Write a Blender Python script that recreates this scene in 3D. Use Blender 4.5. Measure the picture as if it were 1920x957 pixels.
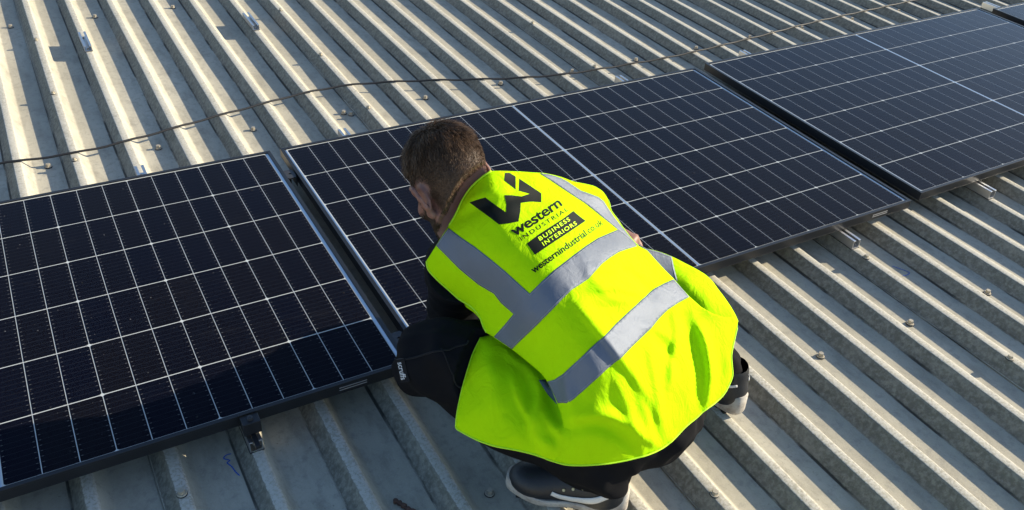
import bpy, bmesh, math, random
import numpy as np
from mathutils import Matrix, Vector
from mathutils.geometry import delaunay_2d_cdt

for o in list(bpy.data.objects):
    bpy.data.objects.remove(o)
scene = bpy.context.scene
C = scene.collection

# ------------------------------------------------------------------ camera
cam_d = bpy.data.cameras.new('camera')
cam_d.sensor_width = 36.0
cam_d.lens = 36.0 * 1668.15 / 1920.0
cam_d.shift_y = 2.6 / 1920.0
cam_d.clip_start = 0.05
cam_d.clip_end = 2000.0
cam = bpy.data.objects.new('camera', cam_d)
C.objects.link(cam)
fw = Vector((0.42539111, 0.6923544, -0.58282741)).normalized()
rt = Vector((0.87164164, -0.48669621, 0.05803149)).normalized()
up = rt.cross(fw).normalized()
m = Matrix((rt, up, -fw)).transposed().to_4x4()
m.translation = Vector((-1.55436883, -2.05105024, 1.4795071))
cam.matrix_world = m
scene.camera = cam

# ------------------------------------------------------------------ light
SUN = Vector((1.0, -0.20, 0.415)).normalized()          # towards the sun
elev = math.asin(SUN.z)
world = bpy.data.worlds.new('World')
scene.world = world
world.use_nodes = True
wn = world.node_tree.nodes
wl = world.node_tree.links
wn.clear()
wo = wn.new('ShaderNodeOutputWorld')
bg = wn.new('ShaderNodeBackground')
sky = wn.new('ShaderNodeTexSky')
sky.sky_type = 'NISHITA'
sky.sun_disc = False
sky.sun_elevation = elev
sky.sun_rotation = math.atan2(SUN.x, SUN.y)
sky.air_density = 1.0
sky.dust_density = 0.6
sky.ozone_density = 3.0
bg.inputs['Strength'].default_value = 0.118
wl.new(sky.outputs[0], bg.inputs['Color'])
wl.new(bg.outputs[0], wo.inputs['Surface'])
sd = bpy.data.lights.new('sun', 'SUN')
sd.energy = 4.4
sd.angle = math.radians(0.53)
sd.color = (1.0, 0.88, 0.665)
sun = bpy.data.objects.new('sun', sd)
C.objects.link(sun)
sun.rotation_euler = SUN.to_track_quat('Z', 'Y').to_euler()
sun.location = (6, -1.2, 4)

vs = scene.view_settings
vs.view_transform = 'Standard'
vs.look = 'None'
vs.exposure = 0.95
vs.gamma = 1.0
vs.use_curve_mapping = False

# ------------------------------------------------------------------ helpers
rng = np.random.default_rng(7)
random.seed(7)

def tag(o, label=None, cat=None, group=None, kind=None):
    if label: o['label'] = label
    if cat: o['category'] = cat
    if group: o['group'] = group
    if kind: o['kind'] = kind
    return o

def empty(name, loc=(0, 0, 0), parent=None):
    o = bpy.data.objects.new(name, None)
    o.empty_display_size = 0.05
    C.objects.link(o)
    o.location = loc
    if parent: o.parent = parent
    return o

def mesh_obj(name, verts, faces, mat=None, parent=None, smooth=False):
    me = bpy.data.meshes.new(name)
    me.from_pydata([tuple(map(float, v)) for v in verts], [], [tuple(map(int, f)) for f in faces])
    me.update()
    if mat is not None: me.materials.append(mat)
    if smooth: me.polygons.foreach_set('use_smooth', [True] * len(me.polygons))
    o = bpy.data.objects.new(name, me)
    C.objects.link(o)
    if parent is not None: o.parent = parent
    return o

def link_mesh(name, me, parent=None, loc=(0, 0, 0)):
    o = bpy.data.objects.new(name, me)
    C.objects.link(o)
    if parent is not None: o.parent = parent
    o.location = loc
    return o

class MB:
    """collects simple solids into one mesh"""
    def __init__(s): s.v = []; s.f = []
    def add(s, v, f):
        n = len(s.v); s.v += [tuple(p) for p in v]; s.f += [tuple(i + n for i in q) for q in f]
        return s
    def box(s, x0, x1, y0, y1, z0, z1):
        v = [(x0, y0, z0), (x1, y0, z0), (x1, y1, z0), (x0, y1, z0), (x0, y0, z1), (x1, y0, z1), (x1, y1, z1), (x0, y1, z1)]
        return s.add(v, [(0, 3, 2, 1), (4, 5, 6, 7), (0, 1, 5, 4), (1, 2, 6, 5), (2, 3, 7, 6), (3, 0, 4, 7)])
    def cyl(s, x, y, z0, z1, r0, r1=None, n=16, ph=0.0):
        r1 = r0 if r1 is None else r1
        v = [(x + r0 * math.cos(ph + 2 * math.pi * i / n), y + r0 * math.sin(ph + 2 * math.pi * i / n), z0) for i in range(n)]
        v += [(x + r1 * math.cos(ph + 2 * math.pi * i / n), y + r1 * math.sin(ph + 2 * math.pi * i / n), z1) for i in range(n)]
        f = [tuple(reversed(range(n))), tuple(range(n, 2 * n))]
        f += [(i, (i + 1) % n, n + (i + 1) % n, n + i) for i in range(n)]
        return s.add(v, f)
    def prism_y(s, poly, y0, y1):
        """poly in x,z extruded along y"""
        n = len(poly)
        v = [(p[0], y0, p[1]) for p in poly] + [(p[0], y1, p[1]) for p in poly]
        f = [tuple(range(n)), tuple(reversed(range(n, 2 * n)))]
        f += [((i + 1) % n, i, n + i, n + (i + 1) % n) for i in range(n)]
        return s.add(v, f)
    def build(s, name, mat=None, parent=None, bevel=0.0, smooth=False):
        o = mesh_obj(name, s.v, s.f, mat, parent, smooth)
        bm = bmesh.new(); bm.from_mesh(o.data)
        bmesh.ops.recalc_face_normals(bm, faces=bm.faces)
        if bevel:
            bmesh.ops.bevel(bm, geom=bm.edges[:], offset=bevel, segments=2, affect='EDGES', profile=0.5, clamp_overlap=True)
        bm.to_mesh(o.data); bm.free()
        return o

def tube(name, pts, r, mat, parent=None, n=8):
    pts = [Vector(p) for p in pts]
    V = []; F = []
    prev = None
    for i, p in enumerate(pts):
        t = (pts[min(i + 1, len(pts) - 1)] - pts[max(i - 1, 0)]).normalized()
        ref = Vector((0, 0, 1)) if abs(t.z) < 0.9 else Vector((1, 0, 0))
        a = t.cross(ref).normalized(); b = a.cross(t).normalized()
        if prev is not None:
            a = (prev - t * prev.dot(t)).normalized(); b = a.cross(t).normalized()
        prev = a
        rr = r[i] if hasattr(r, '__len__') else r
        for k in range(n):
            an = 2 * math.pi * k / n
            V.append(p + a * (rr * math.cos(an)) + b * (rr * math.sin(an)))
    for i in range(len(pts) - 1):
        for k in range(n):
            F.append((i * n + k, i * n + (k + 1) % n, (i + 1) * n + (k + 1) % n, (i + 1) * n + k))
    F.append(tuple(range(n))); F.append(tuple(reversed(range((len(pts) - 1) * n, len(pts) * n))))
    o = mesh_obj(name, V, F, mat, parent, True)
    bm = bmesh.new(); bm.from_mesh(o.data)
    bmesh.ops.recalc_face_normals(bm, faces=bm.faces); bm.to_mesh(o.data); bm.free()
    return o

def spline(pts, n):
    """Catmull-Rom through points, n samples per span"""
    P = np.array(pts, float)
    P = np.vstack([2 * P[0] - P[1], P, 2 * P[-1] - P[-2]])
    out = []
    for i in range(1, len(P) - 2):
        for k in range(n):
            t = k / n
            a, b, c, d = P[i - 1], P[i], P[i + 1], P[i + 2]
            out.append(0.5 * ((2 * b) + (c - a) * t + (2 * a - 5 * b + 4 * c - d) * t * t + (3 * b - a - 3 * c + d) * t ** 3))
    out.append(P[-2])
    return np.array(out)

# ------------------------------------------------------------------ materials
class NT:
    def __init__(s, name):
        s.m = bpy.data.materials.new(name); s.m.use_nodes = True
        s.n = s.m.node_tree.nodes; s.l = s.m.node_tree.links
        s.b = s.n['Principled BSDF']; s.out = s.n['Material Output']
    def new(s, t, **k):
        x = s.n.new(t)
        for a, v in k.items(): setattr(x, a, v)
        return x
    def set(s, sock, v):
        if hasattr(v, 'is_linked') or hasattr(v, 'links'): s.l.new(v, sock)
        else: sock.default_value = v
    def math(s, op, a, b=None, c=None, clamp=False):
        x = s.new('ShaderNodeMath', operation=op); x.use_clamp = clamp
        s.set(x.inputs[0], a)
        if b is not None: s.set(x.inputs[1], b)
        if c is not None: s.set(x.inputs[2], c)
        return x.outputs[0]
    def mix(s, f, a, b):
        x = s.new('ShaderNodeMix', data_type='RGBA')
        s.set(x.inputs[0], f); s.set(x.inputs[6], a); s.set(x.inputs[7], b)
        return x.outputs[2]
    def noise(s, vec, scale, detail=4, rough=0.6, dist=0.0):
        x = s.new('ShaderNodeTexNoise')
        x.inputs['Scale'].default_value = scale; x.inputs['Detail'].default_value = detail
        x.inputs['Roughness'].default_value = rough; x.inputs['Distortion'].default_value = dist
        s.set(x.inputs['Vector'], vec)
        return x.outputs['Fac']
    def ramp(s, v, lo, hi, smooth=True):
        x = s.new('ShaderNodeMapRange')
        if smooth: x.interpolation_type = 'SMOOTHSTEP'
        s.set(x.inputs['Value'], v)
        x.inputs['From Min'].default_value = lo; x.inputs['From Max'].default_value = hi
        return x.outputs[0]
    def scale(s, vec, sc):
        x = s.new('ShaderNodeMapping'); x.inputs['Scale'].default_value = sc
        s.set(x.inputs['Vector'], vec)
        return x.outputs[0]
    def bump(s, h, strength=0.3, dist=0.002):
        x = s.new('ShaderNodeBump'); x.inputs['Strength'].default_value = strength
        x.inputs['Distance'].default_value = dist
        s.set(x.inputs['Height'], h); s.l.new(x.outputs[0], s.b.inputs['Normal'])
        return x
    def obj(s):
        return s.new('ShaderNodeTexCoord').outputs['Object']

def rgb(*c): return (c[0], c[1], c[2], 1.0)

def plain(name, col, rough=0.5, metal=0.0, var=0.12, scale=40.0, bump=0.0, coat=0.0, spec=0.5):
    t = NT(name); v = t.obj()
    n = t.noise(v, scale)
    a = tuple(max(0, x * (1 - var)) for x in col); b = tuple(min(1, x * (1 + var)) for x in col)
    t.l.new(t.mix(n, rgb(*a), rgb(*b)), t.b.inputs['Base Color'])
    t.b.inputs['Roughness'].default_value = rough; t.b.inputs['Metallic'].default_value = metal
    t.b.inputs['Coat Weight'].default_value = coat
    t.b.inputs['Specular IOR Level'].default_value = spec
    if bump: t.bump(t.noise(v, scale * 3), bump, 0.002)
    return t.m

CREST = -0.065
VALLEY_ = CREST - 0.034
def roof_material():
    t = NT('weathered_roof_sheet'); v = t.obj()
    sep = t.new('ShaderNodeSeparateXYZ'); t.l.new(v, sep.inputs[0])
    geo = t.new('ShaderNodeNewGeometry')
    sn = t.new('ShaderNodeSeparateXYZ'); t.l.new(geo.outputs['Normal'], sn.inputs[0])
    # weathered cream-grey coating
    big = t.noise(t.scale(v, (1.2, 0.5, 1.2)), 2.2, 5, 0.6)
    mid = t.noise(t.scale(v, (1, 0.35, 1)), 22, 6, 0.65)
    fine = t.noise(v, 260, 4, 0.7)
    col = t.mix(t.ramp(big, 0.3, 0.7), rgb(0.385, 0.355, 0.275), rgb(0.49, 0.455, 0.36))
    col = t.mix(t.ramp(mid, 0.42, 0.78), col, rgb(0.30, 0.275, 0.215))
    blot = t.noise(v, 48, 5, 0.7)
    col = t.mix(t.math('MULTIPLY', t.ramp(blot, 0.48, 0.70), 0.55), col, rgb(0.25, 0.235, 0.20))
    crest = t.math('MULTIPLY', t.ramp(sep.outputs[2], CREST - 0.005, CREST - 0.0015), t.ramp(t.noise(v, 150, 4, 0.7), 0.60, 0.44))
    col = t.mix(t.math('MULTIPLY', crest, 0.75), col, rgb(0.56, 0.53, 0.455))
    col = t.mix(t.math('MULTIPLY', t.ramp(fine, 0.45, 0.75), 0.28), col, rgb(0.54, 0.51, 0.44))
    # dark specks of lichen
    sp = t.noise(v, 120, 3, 0.55)
    sp2 = t.noise(v, 9, 3, 0.5)
    speck = t.math('MULTIPLY', t.ramp(sp, 0.66, 0.74), t.ramp(sp2, 0.42, 0.66))
    col = t.mix(t.math('MULTIPLY', speck, 0.75), col, rgb(0.13, 0.12, 0.10))
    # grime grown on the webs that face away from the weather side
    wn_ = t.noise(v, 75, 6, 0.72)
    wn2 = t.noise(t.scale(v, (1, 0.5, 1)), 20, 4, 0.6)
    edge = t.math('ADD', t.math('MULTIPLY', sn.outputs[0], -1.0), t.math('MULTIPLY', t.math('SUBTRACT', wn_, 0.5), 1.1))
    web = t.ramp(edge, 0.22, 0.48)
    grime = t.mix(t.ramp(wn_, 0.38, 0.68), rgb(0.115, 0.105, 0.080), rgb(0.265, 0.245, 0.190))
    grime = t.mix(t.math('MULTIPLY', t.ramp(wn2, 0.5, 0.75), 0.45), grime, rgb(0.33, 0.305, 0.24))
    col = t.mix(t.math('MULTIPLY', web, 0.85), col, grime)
    # near-black line along the foot of those webs, broken up by noise
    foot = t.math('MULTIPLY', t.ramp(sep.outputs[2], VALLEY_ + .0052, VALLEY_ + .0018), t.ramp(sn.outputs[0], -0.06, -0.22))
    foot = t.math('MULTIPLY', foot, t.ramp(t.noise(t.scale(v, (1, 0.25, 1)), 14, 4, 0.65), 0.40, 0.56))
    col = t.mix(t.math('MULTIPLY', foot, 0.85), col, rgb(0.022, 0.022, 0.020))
    # wash-out streaks along the slope
    st = t.noise(t.scale(v, (1, 0.03, 1)), 60, 3, 0.6)
    col = t.mix(t.math('MULTIPLY', t.ramp(st, 0.55, 0.8), 0.22), col, rgb(0.30, 0.27, 0.22))
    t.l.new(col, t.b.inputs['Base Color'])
    t.b.inputs['Roughness'].default_value = 0.78
    t.b.inputs['Specular IOR Level'].default_value = 0.18
    h = t.math('ADD', t.math('MULTIPLY', fine, 0.5), t.math('MULTIPLY', wn_, 1.0))
    t.bump(h, 0.28, 0.0025)
    return t.m

def cell_material():
    t = NT('monocrystalline_cell'); v = t.obj()
    sep = t.new('ShaderNodeSeparateXYZ'); t.l.new(v, sep.inputs[0])
    info = t.new('ShaderNodeObjectInfo')
    X, Y = sep.outputs[0], sep.outputs[1]
    base = t.mix(info.outputs['Random'], rgb(0.0022, 0.0028, 0.0085), rgb(0.0044, 0.0042, 0.0075))
    # wire busbars run along x, 16.4 mm apart
    ph = t.math('ABSOLUTE', t.math('SUBTRACT', t.math('FRACT', t.math('DIVIDE', Y, 0.0164)), 0.5))
    line = t.ramp(ph, 0.040, 0.020)
    col = t.mix(t.math('MULTIPLY', line, 0.22), base, rgb(0.075, 0.075, 0.090))
    ax = t.math('ABSOLUTE', X)
    pad = t.math('MULTIPLY', t.ramp(ph, 0.07, 0.04), t.math('MULTIPLY', t.ramp(ax, 0.0265, 0.0285), t.ramp(ax, 0.0325, 0.0305)))
    col = t.mix(t.math('MULTIPLY', pad, 0.38), col, rgb(0.26, 0.25, 0.25))
    # stray bright solder dots along the wires
    dots = t.noise(t.scale(v, (1, 1, 1)), 190, 1, 0.4)
    dm = t.math('MULTIPLY', t.ramp(dots, 0.73, 0.79), t.ramp(ph, 0.12, 0.05))
    col = t.mix(t.math('MULTIPLY', dm, 0.35), col, rgb(0.6, 0.58, 0.55))
    t.l.new(col, t.b.inputs['Base Color'])
    t.b.inputs['Roughness'].default_value = 0.7
    t.b.inputs['Specular IOR Level'].default_value = 0.03
    return t.m

def glass_material():
    """thin textured solar glass: what is not reflected passes straight on"""
    t = NT('solar_glass'); v = t.obj()
    t.n.remove(t.b)
    tr = t.new('ShaderNodeBsdfTransparent'); tr.inputs[0].default_value = (0.97, 0.985, 0.98, 1)
    gl = t.new('ShaderNodeBsdfGlossy'); gl.inputs['Color'].default_value = (1, 1, 1, 1)
    rn = t.noise(v, 6, 3)
    rr = t.math('ADD', t.math('MULTIPLY', rn, 0.06), 0.10)
    t.l.new(rr, gl.inputs['Roughness'])
    df = t.new('ShaderNodeBsdfDiffuse'); df.inputs['Color'].default_value = (0.45, 0.42, 0.38, 1)
    geo = t.new('ShaderNodeNewGeometry')
    dt = t.new('ShaderNodeVectorMath', operation='DOT_PRODUCT')
    t.l.new(geo.outputs['Incoming'], dt.inputs[0]); t.l.new(geo.outputs['Normal'], dt.inputs[1])
    c1 = t.math('SUBTRACT', 1.0, t.math('ABSOLUTE', dt.outputs['Value']), clamp=True)
    fres = t.math('ADD', t.math('MULTIPLY', t.math('POWER', c1, 5.4), 0.70), 0.004)   # AR-coated glass, same from both sides
    m1 = t.new('ShaderNodeMixShader'); t.l.new(fres, m1.inputs[0])
    t.l.new(tr.outputs[0], m1.inputs[1]); t.l.new(gl.outputs[0], m1.inputs[2])
    # a film of dust and a few grains
    d1 = t.noise(v, 3.0, 5, 0.6)
    vor = t.new('ShaderNodeTexVoronoi'); vor.inputs['Scale'].default_value = 38; t.l.new(v, vor.inputs['Vector'])
    grain = t.ramp(vor.outputs['Distance'], 0.075, 0.045)
    grain = t.math('MULTIPLY', grain, t.ramp(t.noise(v, 23, 1), 0.52, 0.62))
    info = t.new('ShaderNodeObjectInfo')
    va = t.new('ShaderNodeVectorMath', operation='ADD'); t.l.new(v, va.inputs[0]); t.l.new(info.outputs['Random'], va.inputs[1])
    smear = t.noise(t.scale(va.outputs[0], (1.0, 3.0, 1.0)), 5.0, 6, 0.7, 1.5)
    d1 = t.math('ADD', t.math('MULTIPLY', d1, 0.6), t.math('MULTIPLY', t.ramp(smear, 0.52, 0.75), 0.7))
    dust = t.math('ADD', t.math('MULTIPLY', t.ramp(d1, 0.3, 0.9), 0.006), t.math('MULTIPLY', grain, 0.30))
    m2 = t.new('ShaderNodeMixShader'); t.l.new(dust, m2.inputs[0])
    t.l.new(m1.outputs[0], m2.inputs[1]); t.l.new(df.outputs[0], m2.inputs[2])
    t.l.new(m2.outputs[0], t.out.inputs['Surface'])
    return t.m

M = {}
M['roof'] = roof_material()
M['cell'] = cell_material()
M['glass'] = glass_material()
M['frame'] = plain('black_anodised_frame', (0.018, 0.019, 0.022), 0.38, 0.3, 0.2, 30)
M['backsheet'] = plain('white_backsheet', (0.60, 0.60, 0.58), 0.5, 0, 0.04, 10)
M['ribbon'] = plain('tinned_ribbon', (0.62, 0.66, 0.72), 0.3, 1.0, 0.06, 60)
M['alu'] = plain('mill_aluminium', (0.58, 0.585, 0.59), 0.40, 1.0, 0.10, 90)
M['slot'] = plain('bare_metal_slot', (0.30, 0.30, 0.30), 0.5)
M['black_metal'] = plain('black_coated_steel', (0.016, 0.016, 0.018), 0.42, 0.2, 0.25, 60)
M['grey_metal'] = plain('dark_grey_bracket', (0.05, 0.05, 0.053), 0.45, 0.3, 0.2, 60)
M['screw'] = plain('dull_screw_head', (0.42, 0.37, 0.28), 0.5, 0.35, 0.3, 300, 0.2)
M['rubber'] = plain('black_washer', (0.03, 0.03, 0.03), 0.8)
M['cable'] = plain('black_cable_sheath', (0.014, 0.014, 0.016), 0.6, 0, 0.2, 50)
M['marker'] = plain('blue_marker', (0.03, 0.10, 0.42), 0.7, 0, 0.3, 200)
M['ground'] = plain('yard_ground', (0.16, 0.15, 0.13), 0.9, 0, 0.4, 0.6)
M['twig'] = plain('dry_brown_twig', (0.11, 0.055, 0.035), 0.8, 0, 0.3, 80, 0.4)

# ------------------------------------------------------------------ the roof
PITCH, X0 = 0.1715, 0.061            # rib pitch, centre of the rib numbered 0
CREST, RIB = -0.065, 0.034           # crest level under the panels' top, rib height
VALLEY = CREST - RIB
CW, WEB = 0.012, 0.028               # half crest, web run

ground = mesh_obj('ground', [(-900, -900, -6), (900, -900, -6), (900, 900, -6), (-900, 900, -6)], [(0, 1, 2, 3)], M['ground'])
tag(ground, kind='structure')

def rib_profile(n):
    """points of one rib from its left foot to its right foot, corners eased"""
    c = X0 + n * PITCH
    k = 0.0030
    L = [(-CW - WEB - 0.004, 0.0), (-CW - WEB - k * 0.4, 0.0004), (-CW - WEB + k * 0.8, 0.0014 + 0.001),
         (-CW - WEB * 0.5, RIB * 0.5), (-CW - k, RIB - k * 1.15), (-CW - k * 0.3, RIB - 0.0008), (-CW + k, RIB)]
    pr = L + [(0, RIB + 0.0004)] + [(-a, b) for a, b in reversed(L)]
    return [(c + a, VALLEY + b) for a, b in pr]

roof = empty('roof')
tag(roof, kind='structure')
Y0, Y1, DY = -4.6, 8.6, 0.11
ys = np.arange(Y0, Y1 + 1e-6, DY)
for si, lap in enumerate(range(-39, 57, 6)):
    prof = []
    for r in range(7):
        p = rib_profile(lap + r)
        lift = 0.0016 if r == 0 else 0.0
        if r == 6: p = p[:13]
        prof += [(x, z + lift + ((.0012, .0010, .0006)[i] if r == 0 and i < 3 else 0)) for i, (x, z) in enumerate(p)]
        if r < 6:
            xa, xb = p[-1][0], rib_profile(lap + r + 1)[0][0]
            for f in (0.33, 0.66): prof.append((xa + (xb - xa) * f, VALLEY - 0.0006 * math.sin(f * math.pi)))
    prof = np.array(prof)
    n = len(prof)
    g = np.random.default_rng(100 + si)
    V = np.zeros((len(ys), n, 3))
    V[:, :, 0] = prof[None, :, 0]; V[:, :, 2] = prof[None, :, 1]; V[:, :, 1] = ys[:, None]
    # hand-walked sheet: slow waviness and small dents
    w = np.zeros((len(ys), n))
    for _ in range(10):
        fx, fy, ph, am = g.uniform(2, 14), g.uniform(1, 9), g.uniform(0, 6.28), g.uniform(0.0001, 0.00035)
        w += am * np.sin(fx * prof[None, :, 0] + fy * ys[:, None] + ph)
    V[:, :, 2] += w
    V[:, :, 0] += 0.6 * np.roll(w, 3, axis=0)
    F = [(j * n + i, j * n + i + 1, (j + 1) * n + i + 1, (j + 1) * n + i) for j in range(len(ys) - 1) for i in range(n - 1)]
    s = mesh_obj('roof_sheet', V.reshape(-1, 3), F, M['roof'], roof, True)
    sol = s.modifiers.new('thickness', 'SOLIDIFY'); sol.thickness = 0.0012; sol.offset = -1

# ------------------------------------------------------------------ solar panels
PW, PH, PT = 1.762, 1.134, 0.030
PX, PY, MID = 0.0714, 0.1845, 0.0085
CELLW, CELLH = 0.0695, 0.1816

def cell_mesh(name, cl, cr):
    w, h, c = CELLW / 2, CELLH / 2, 0.0042
    p = []
    p += [(-w + c, -h), (w - c if cr else w, -h)] if cl else [(-w, -h), (w - c if cr else w, -h)]
    if cr: p += [(w, -h + c), (w, h - c), (w - c, h)]
    else: p += [(w, h)]
    if cl: p += [(-w + c, h), (-w, h - c), (-w, -h + c)]
    else: p += [(-w, h)]
    n = len(p)
    t = 0.0003
    V = [(x, y, t) for x, y in p] + [(x, y, 0) for x, y in p]
    F = [tuple(range(n))] + [((i + 1) % n, i, n + i, n + (i + 1) % n) for i in range(n)]
    me = bpy.data.meshes.new(name); me.from_pydata(V, [], F); me.update(); me.materials.append(M['cell'])
    return me
CELLS = [cell_mesh('cell_left_third', True, False), cell_mesh('cell_middle_third', False, False), cell_mesh('cell_right_third', False, True)]

def frame_mesh():
    b = MB(); lip, w, h = 0.0105, PW / 2, PH / 2
    gl = 0.0012
    # lip ring mitred at the corners, outer walls, glass rebate
    def ring(o0, o1, z0, z1):
        A = [(-w + o0, -h + o0), (w - o0, -h + o0), (w - o0, h - o0), (-w + o0, h - o0)]
        B = [(-w + o1, -h + o1), (w - o1, -h + o1), (w - o1, h - o1), (-w + o1, h - o1)]
        V = [(x, y, z1) for x, y in A] + [(x, y, z1) for x, y in B] + [(x, y, z0) for x, y in A] + [(x, y, z0) for x, y in B]
        F = []
        for i in range(4):
            j = (i + 1) % 4
            F += [(i, j, 4 + j, 4 + i), (8 + j, 8 + i, 12 + i, 12 + j), (j, i, 8 + i, 8 + j), (4 + i, 4 + j, 12 + j, 12 + i)]
        b.add(V, F)
    ring(0.0, lip, -0.0065, 0.0)
    ring(0.0006, 0.0026, -PT + 0.002, -0.0066)
    ring(0.0, 0.026, -PT, -PT + 0.0019)
    return b

def make_panel(loc, roty, label):
    root = empty('solar_panel', loc)
    root.rotation_euler = (0, roty, 0)
    tag(root, label, 'solar panel', 'row of solar panels')
    if make_panel.fr is None:
        fr = frame_mesh().build('frame', M['frame'], root, bevel=0.0005)
        make_panel.fr = fr.data
        bs = MB().box(-PW / 2 + .0032, PW / 2 - .0032, -PH / 2 + .0032, PH / 2 - .0032, -0.0060, -0.0040).build('backsheet', M['backsheet'], root)
        make_panel.bs = bs.data
        gl = mesh_obj('glass', [(-PW / 2 + .0100, -PH / 2 + .0100, -0.0016), (PW / 2 - .0100, -PH / 2 + .0100, -0.0016), (PW / 2 - .0100, PH / 2 - .0100, -0.0016), (-PW / 2 + .0100, PH / 2 - .0100, -0.0016)], [(0, 1, 2, 3)], M['glass'], root)
        make_panel.gl = gl.data
        rb = MB().box(-.0036, .0036, -PH / 2 + .0115, PH / 2 - .0115, 0, .0004).build('bus_ribbon', M['ribbon'])
        make_panel.rb = rb.data
        bpy.data.objects.remove(rb)
        sl = MB().box(-.034, .034, -.0006, .0006, -.0009, .0009).build('drain_slot', M['slot'])
        make_panel.sl = sl.data
        bpy.data.objects.remove(sl)
    else:
        fr = link_mesh('frame', make_panel.fr, root)
        link_mesh('backsheet', make_panel.bs, root)
        link_mesh('glass', make_panel.gl, root)
    for x, sx in ((-PW / 2 + .0150, 0.55), (0.0, 0.60), (PW / 2 - .0150, 1.0)):
        r = link_mesh('bus_ribbon', make_panel.rb, root, (x, 0, -0.00385)); r.scale.x = sx
    for dz in (-0.011, -0.018):
        link_mesh('drain_slot', make_panel.sl, fr, (PW / 2 - 0.145, -PH / 2 - 0.0006, dz))
    for j in range(6):
        for i in range(24):
            x = (i + 0.5 - 12) * PX + (MID / 2 if i >= 12 else -MID / 2)
            y = -(j + 0.5 - 3) * PY
            link_mesh('cell', CELLS[i % 3], root, (x, y, -0.00395))
    return root
make_panel.fr = None

make_panel((0, 0, 0), 0.0, 'dark solar panel in front of the crouching worker, second from the left')
make_panel((-1.8002, -0.0179, 0.0163), 0.0071, 'nearest dark solar panel at the left edge, in the shade along its lower side')
make_panel((1.8311, 0.0185, 0.0079), -0.0086, 'dark solar panel right of the one being fixed, reflecting pale sky')
make_panel((3.662, -0.022, 0.0220), -0.0060, 'farthest solar panel, only its corner showing at the top right')

# ------------------------------------------------------------------ rails, clamps
def rail_mesh():
    b = MB(); w, h, t, L = 0.015, 0.030, 0.0022, 0.082
    prof = [(-w, 0), (w, 0), (w, h), (w - 0.009, h), (w - 0.009, h - 0.0035), (w - t, h - 0.0035), (w - t, t), (-w + t, t),
            (-w + t, h - 0.0035), (-w + 0.009, h - 0.0035), (-w + 0.009, h), (-w, h)]
    b.prism_y(prof, -L, L)
    return b
RM = rail_mesh().build('rail_mesh_source', M['alu'], bevel=0.0004)
rail_me = RM.data; bpy.data.objects.remove(RM)
gasket_b = MB().box(-.0165, .0165, -.084, .084, -0.0012, 0.0).build('gasket_source', M['rubber'])
gasket_me = gasket_b.data; bpy.data.objects.remove(gasket_b)
rivet_b = MB().cyl(0, 0, 0.0022, 0.0075, .0048, .0040, 6).build('screw_source', M['screw'])
rivet_me = rivet_b.data; bpy.data.objects.remove(rivet_b)
def rail(n, y, label):
    o = empty('mounting_rail', (X0 + n * PITCH, y, CREST + 0.0019))
    tag(o, label, 'mounting rail', 'short aluminium mounting rails on the ribs')
    link_mesh('channel', rail_me, o); link_mesh('gasket', gasket_me, o)
    for dy in (-.062, .062): link_mesh('fixing_screw', rivet_me, o, (0, dy, 0))
    return o
for n, y, lab in ((-8, .610, 'aluminium rail end peeking out above the top edge of the nearest left panel'),
                  (-8, -.548, 'aluminium rail under the black end clamp at the lower edge of the left panel'),
                  (-4, .598, 'aluminium rail end peeking out above the panel edge, left of the worker\'s head'),
                  (3, .600, 'aluminium rail end peeking out above the middle of the worked-on panel\'s top edge'),
                  (3, -.548, 'aluminium rail end below the lower edge of the worked-on panel'),
                  (7, .615, 'aluminium rail end peeking out above the top left of the sky-reflecting panel'),
                  (7, -.530, 'aluminium rail end below the sky-reflecting panel at the right edge'),
                  (17, .640, 'bright aluminium rail end by the top right corner gap between panels'),
                  (-8, 1.842, 'bare aluminium rail on a rib near the top left corner'),
                  (-4, 1.826, 'bare aluminium rail on a rib at the top, second from the left'),
                  (-4, -.548, 'aluminium rail hidden under the worked-on panel by the worker')):
    ro = rail(n, y, lab)
    if y > 1.5: ro.scale.z = .75

def gap_clamp(x, y, label, z=0.0):
    o = empty('mid_clamp', (x, y, z))
    tag(o, label, 'clamp', 'black clamps in the gap between panels')
    b = MB()
    w = 0.016
    # bent strap: flat top with a hole, one leg sloping down
    ho = 0.0055
    ring = [(ho * math.cos(a), ho * math.sin(a)) for a in np.linspace(0, 2 * math.pi, 17)[:-1]]
    sq = []
    for a in np.linspace(0, 2 * math.pi, 17)[:-1]:
        c_, s_ = math.cos(a), math.sin(a); k = 1 / max(abs(c_) / w, abs(s_) / .026)
        sq.append((c_ * k, s_ * k))
    V = [(x_, y_, -.010) for x_, y_ in ring] + [(x_, y_, -.010) for x_, y_ in sq] + [(x_, y_, -.014) for x_, y_ in ring] + [(x_, y_, -.014) for x_, y_ in sq]
    F = []
    for i in range(16):
        j = (i + 1) % 16
        F += [(i, j, 16 + j, 16 + i), (32 + j, 32 + i, 48 + i, 48 + j), (j, i, 32 + i, 32 + j), (16 + i, 16 + j, 48 + j, 48 + i)]
    b.add(V, F)
    b.build('top_plate', M['grey_metal'], o)
    MB().box(-w, -w + .003, -.026, .026, -.045, -.0142).build('side_leg', M['grey_metal'], o)
    MB().box(w - .003, w, -.026, .026, -.045, -.0142).build('side_leg', M['grey_metal'], o)
    MB().cyl(0, 0, -.045, -.020, .004).build('bolt', M['black_metal'], o)
    return o
gap_clamp(-.8995, .405, 'black clamp near the top of the gap between the two left panels', 0.004)
gap_clamp(-.8995, -.475, 'black clamp low in the gap beside the worker\'s knee', 0.004)

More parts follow.
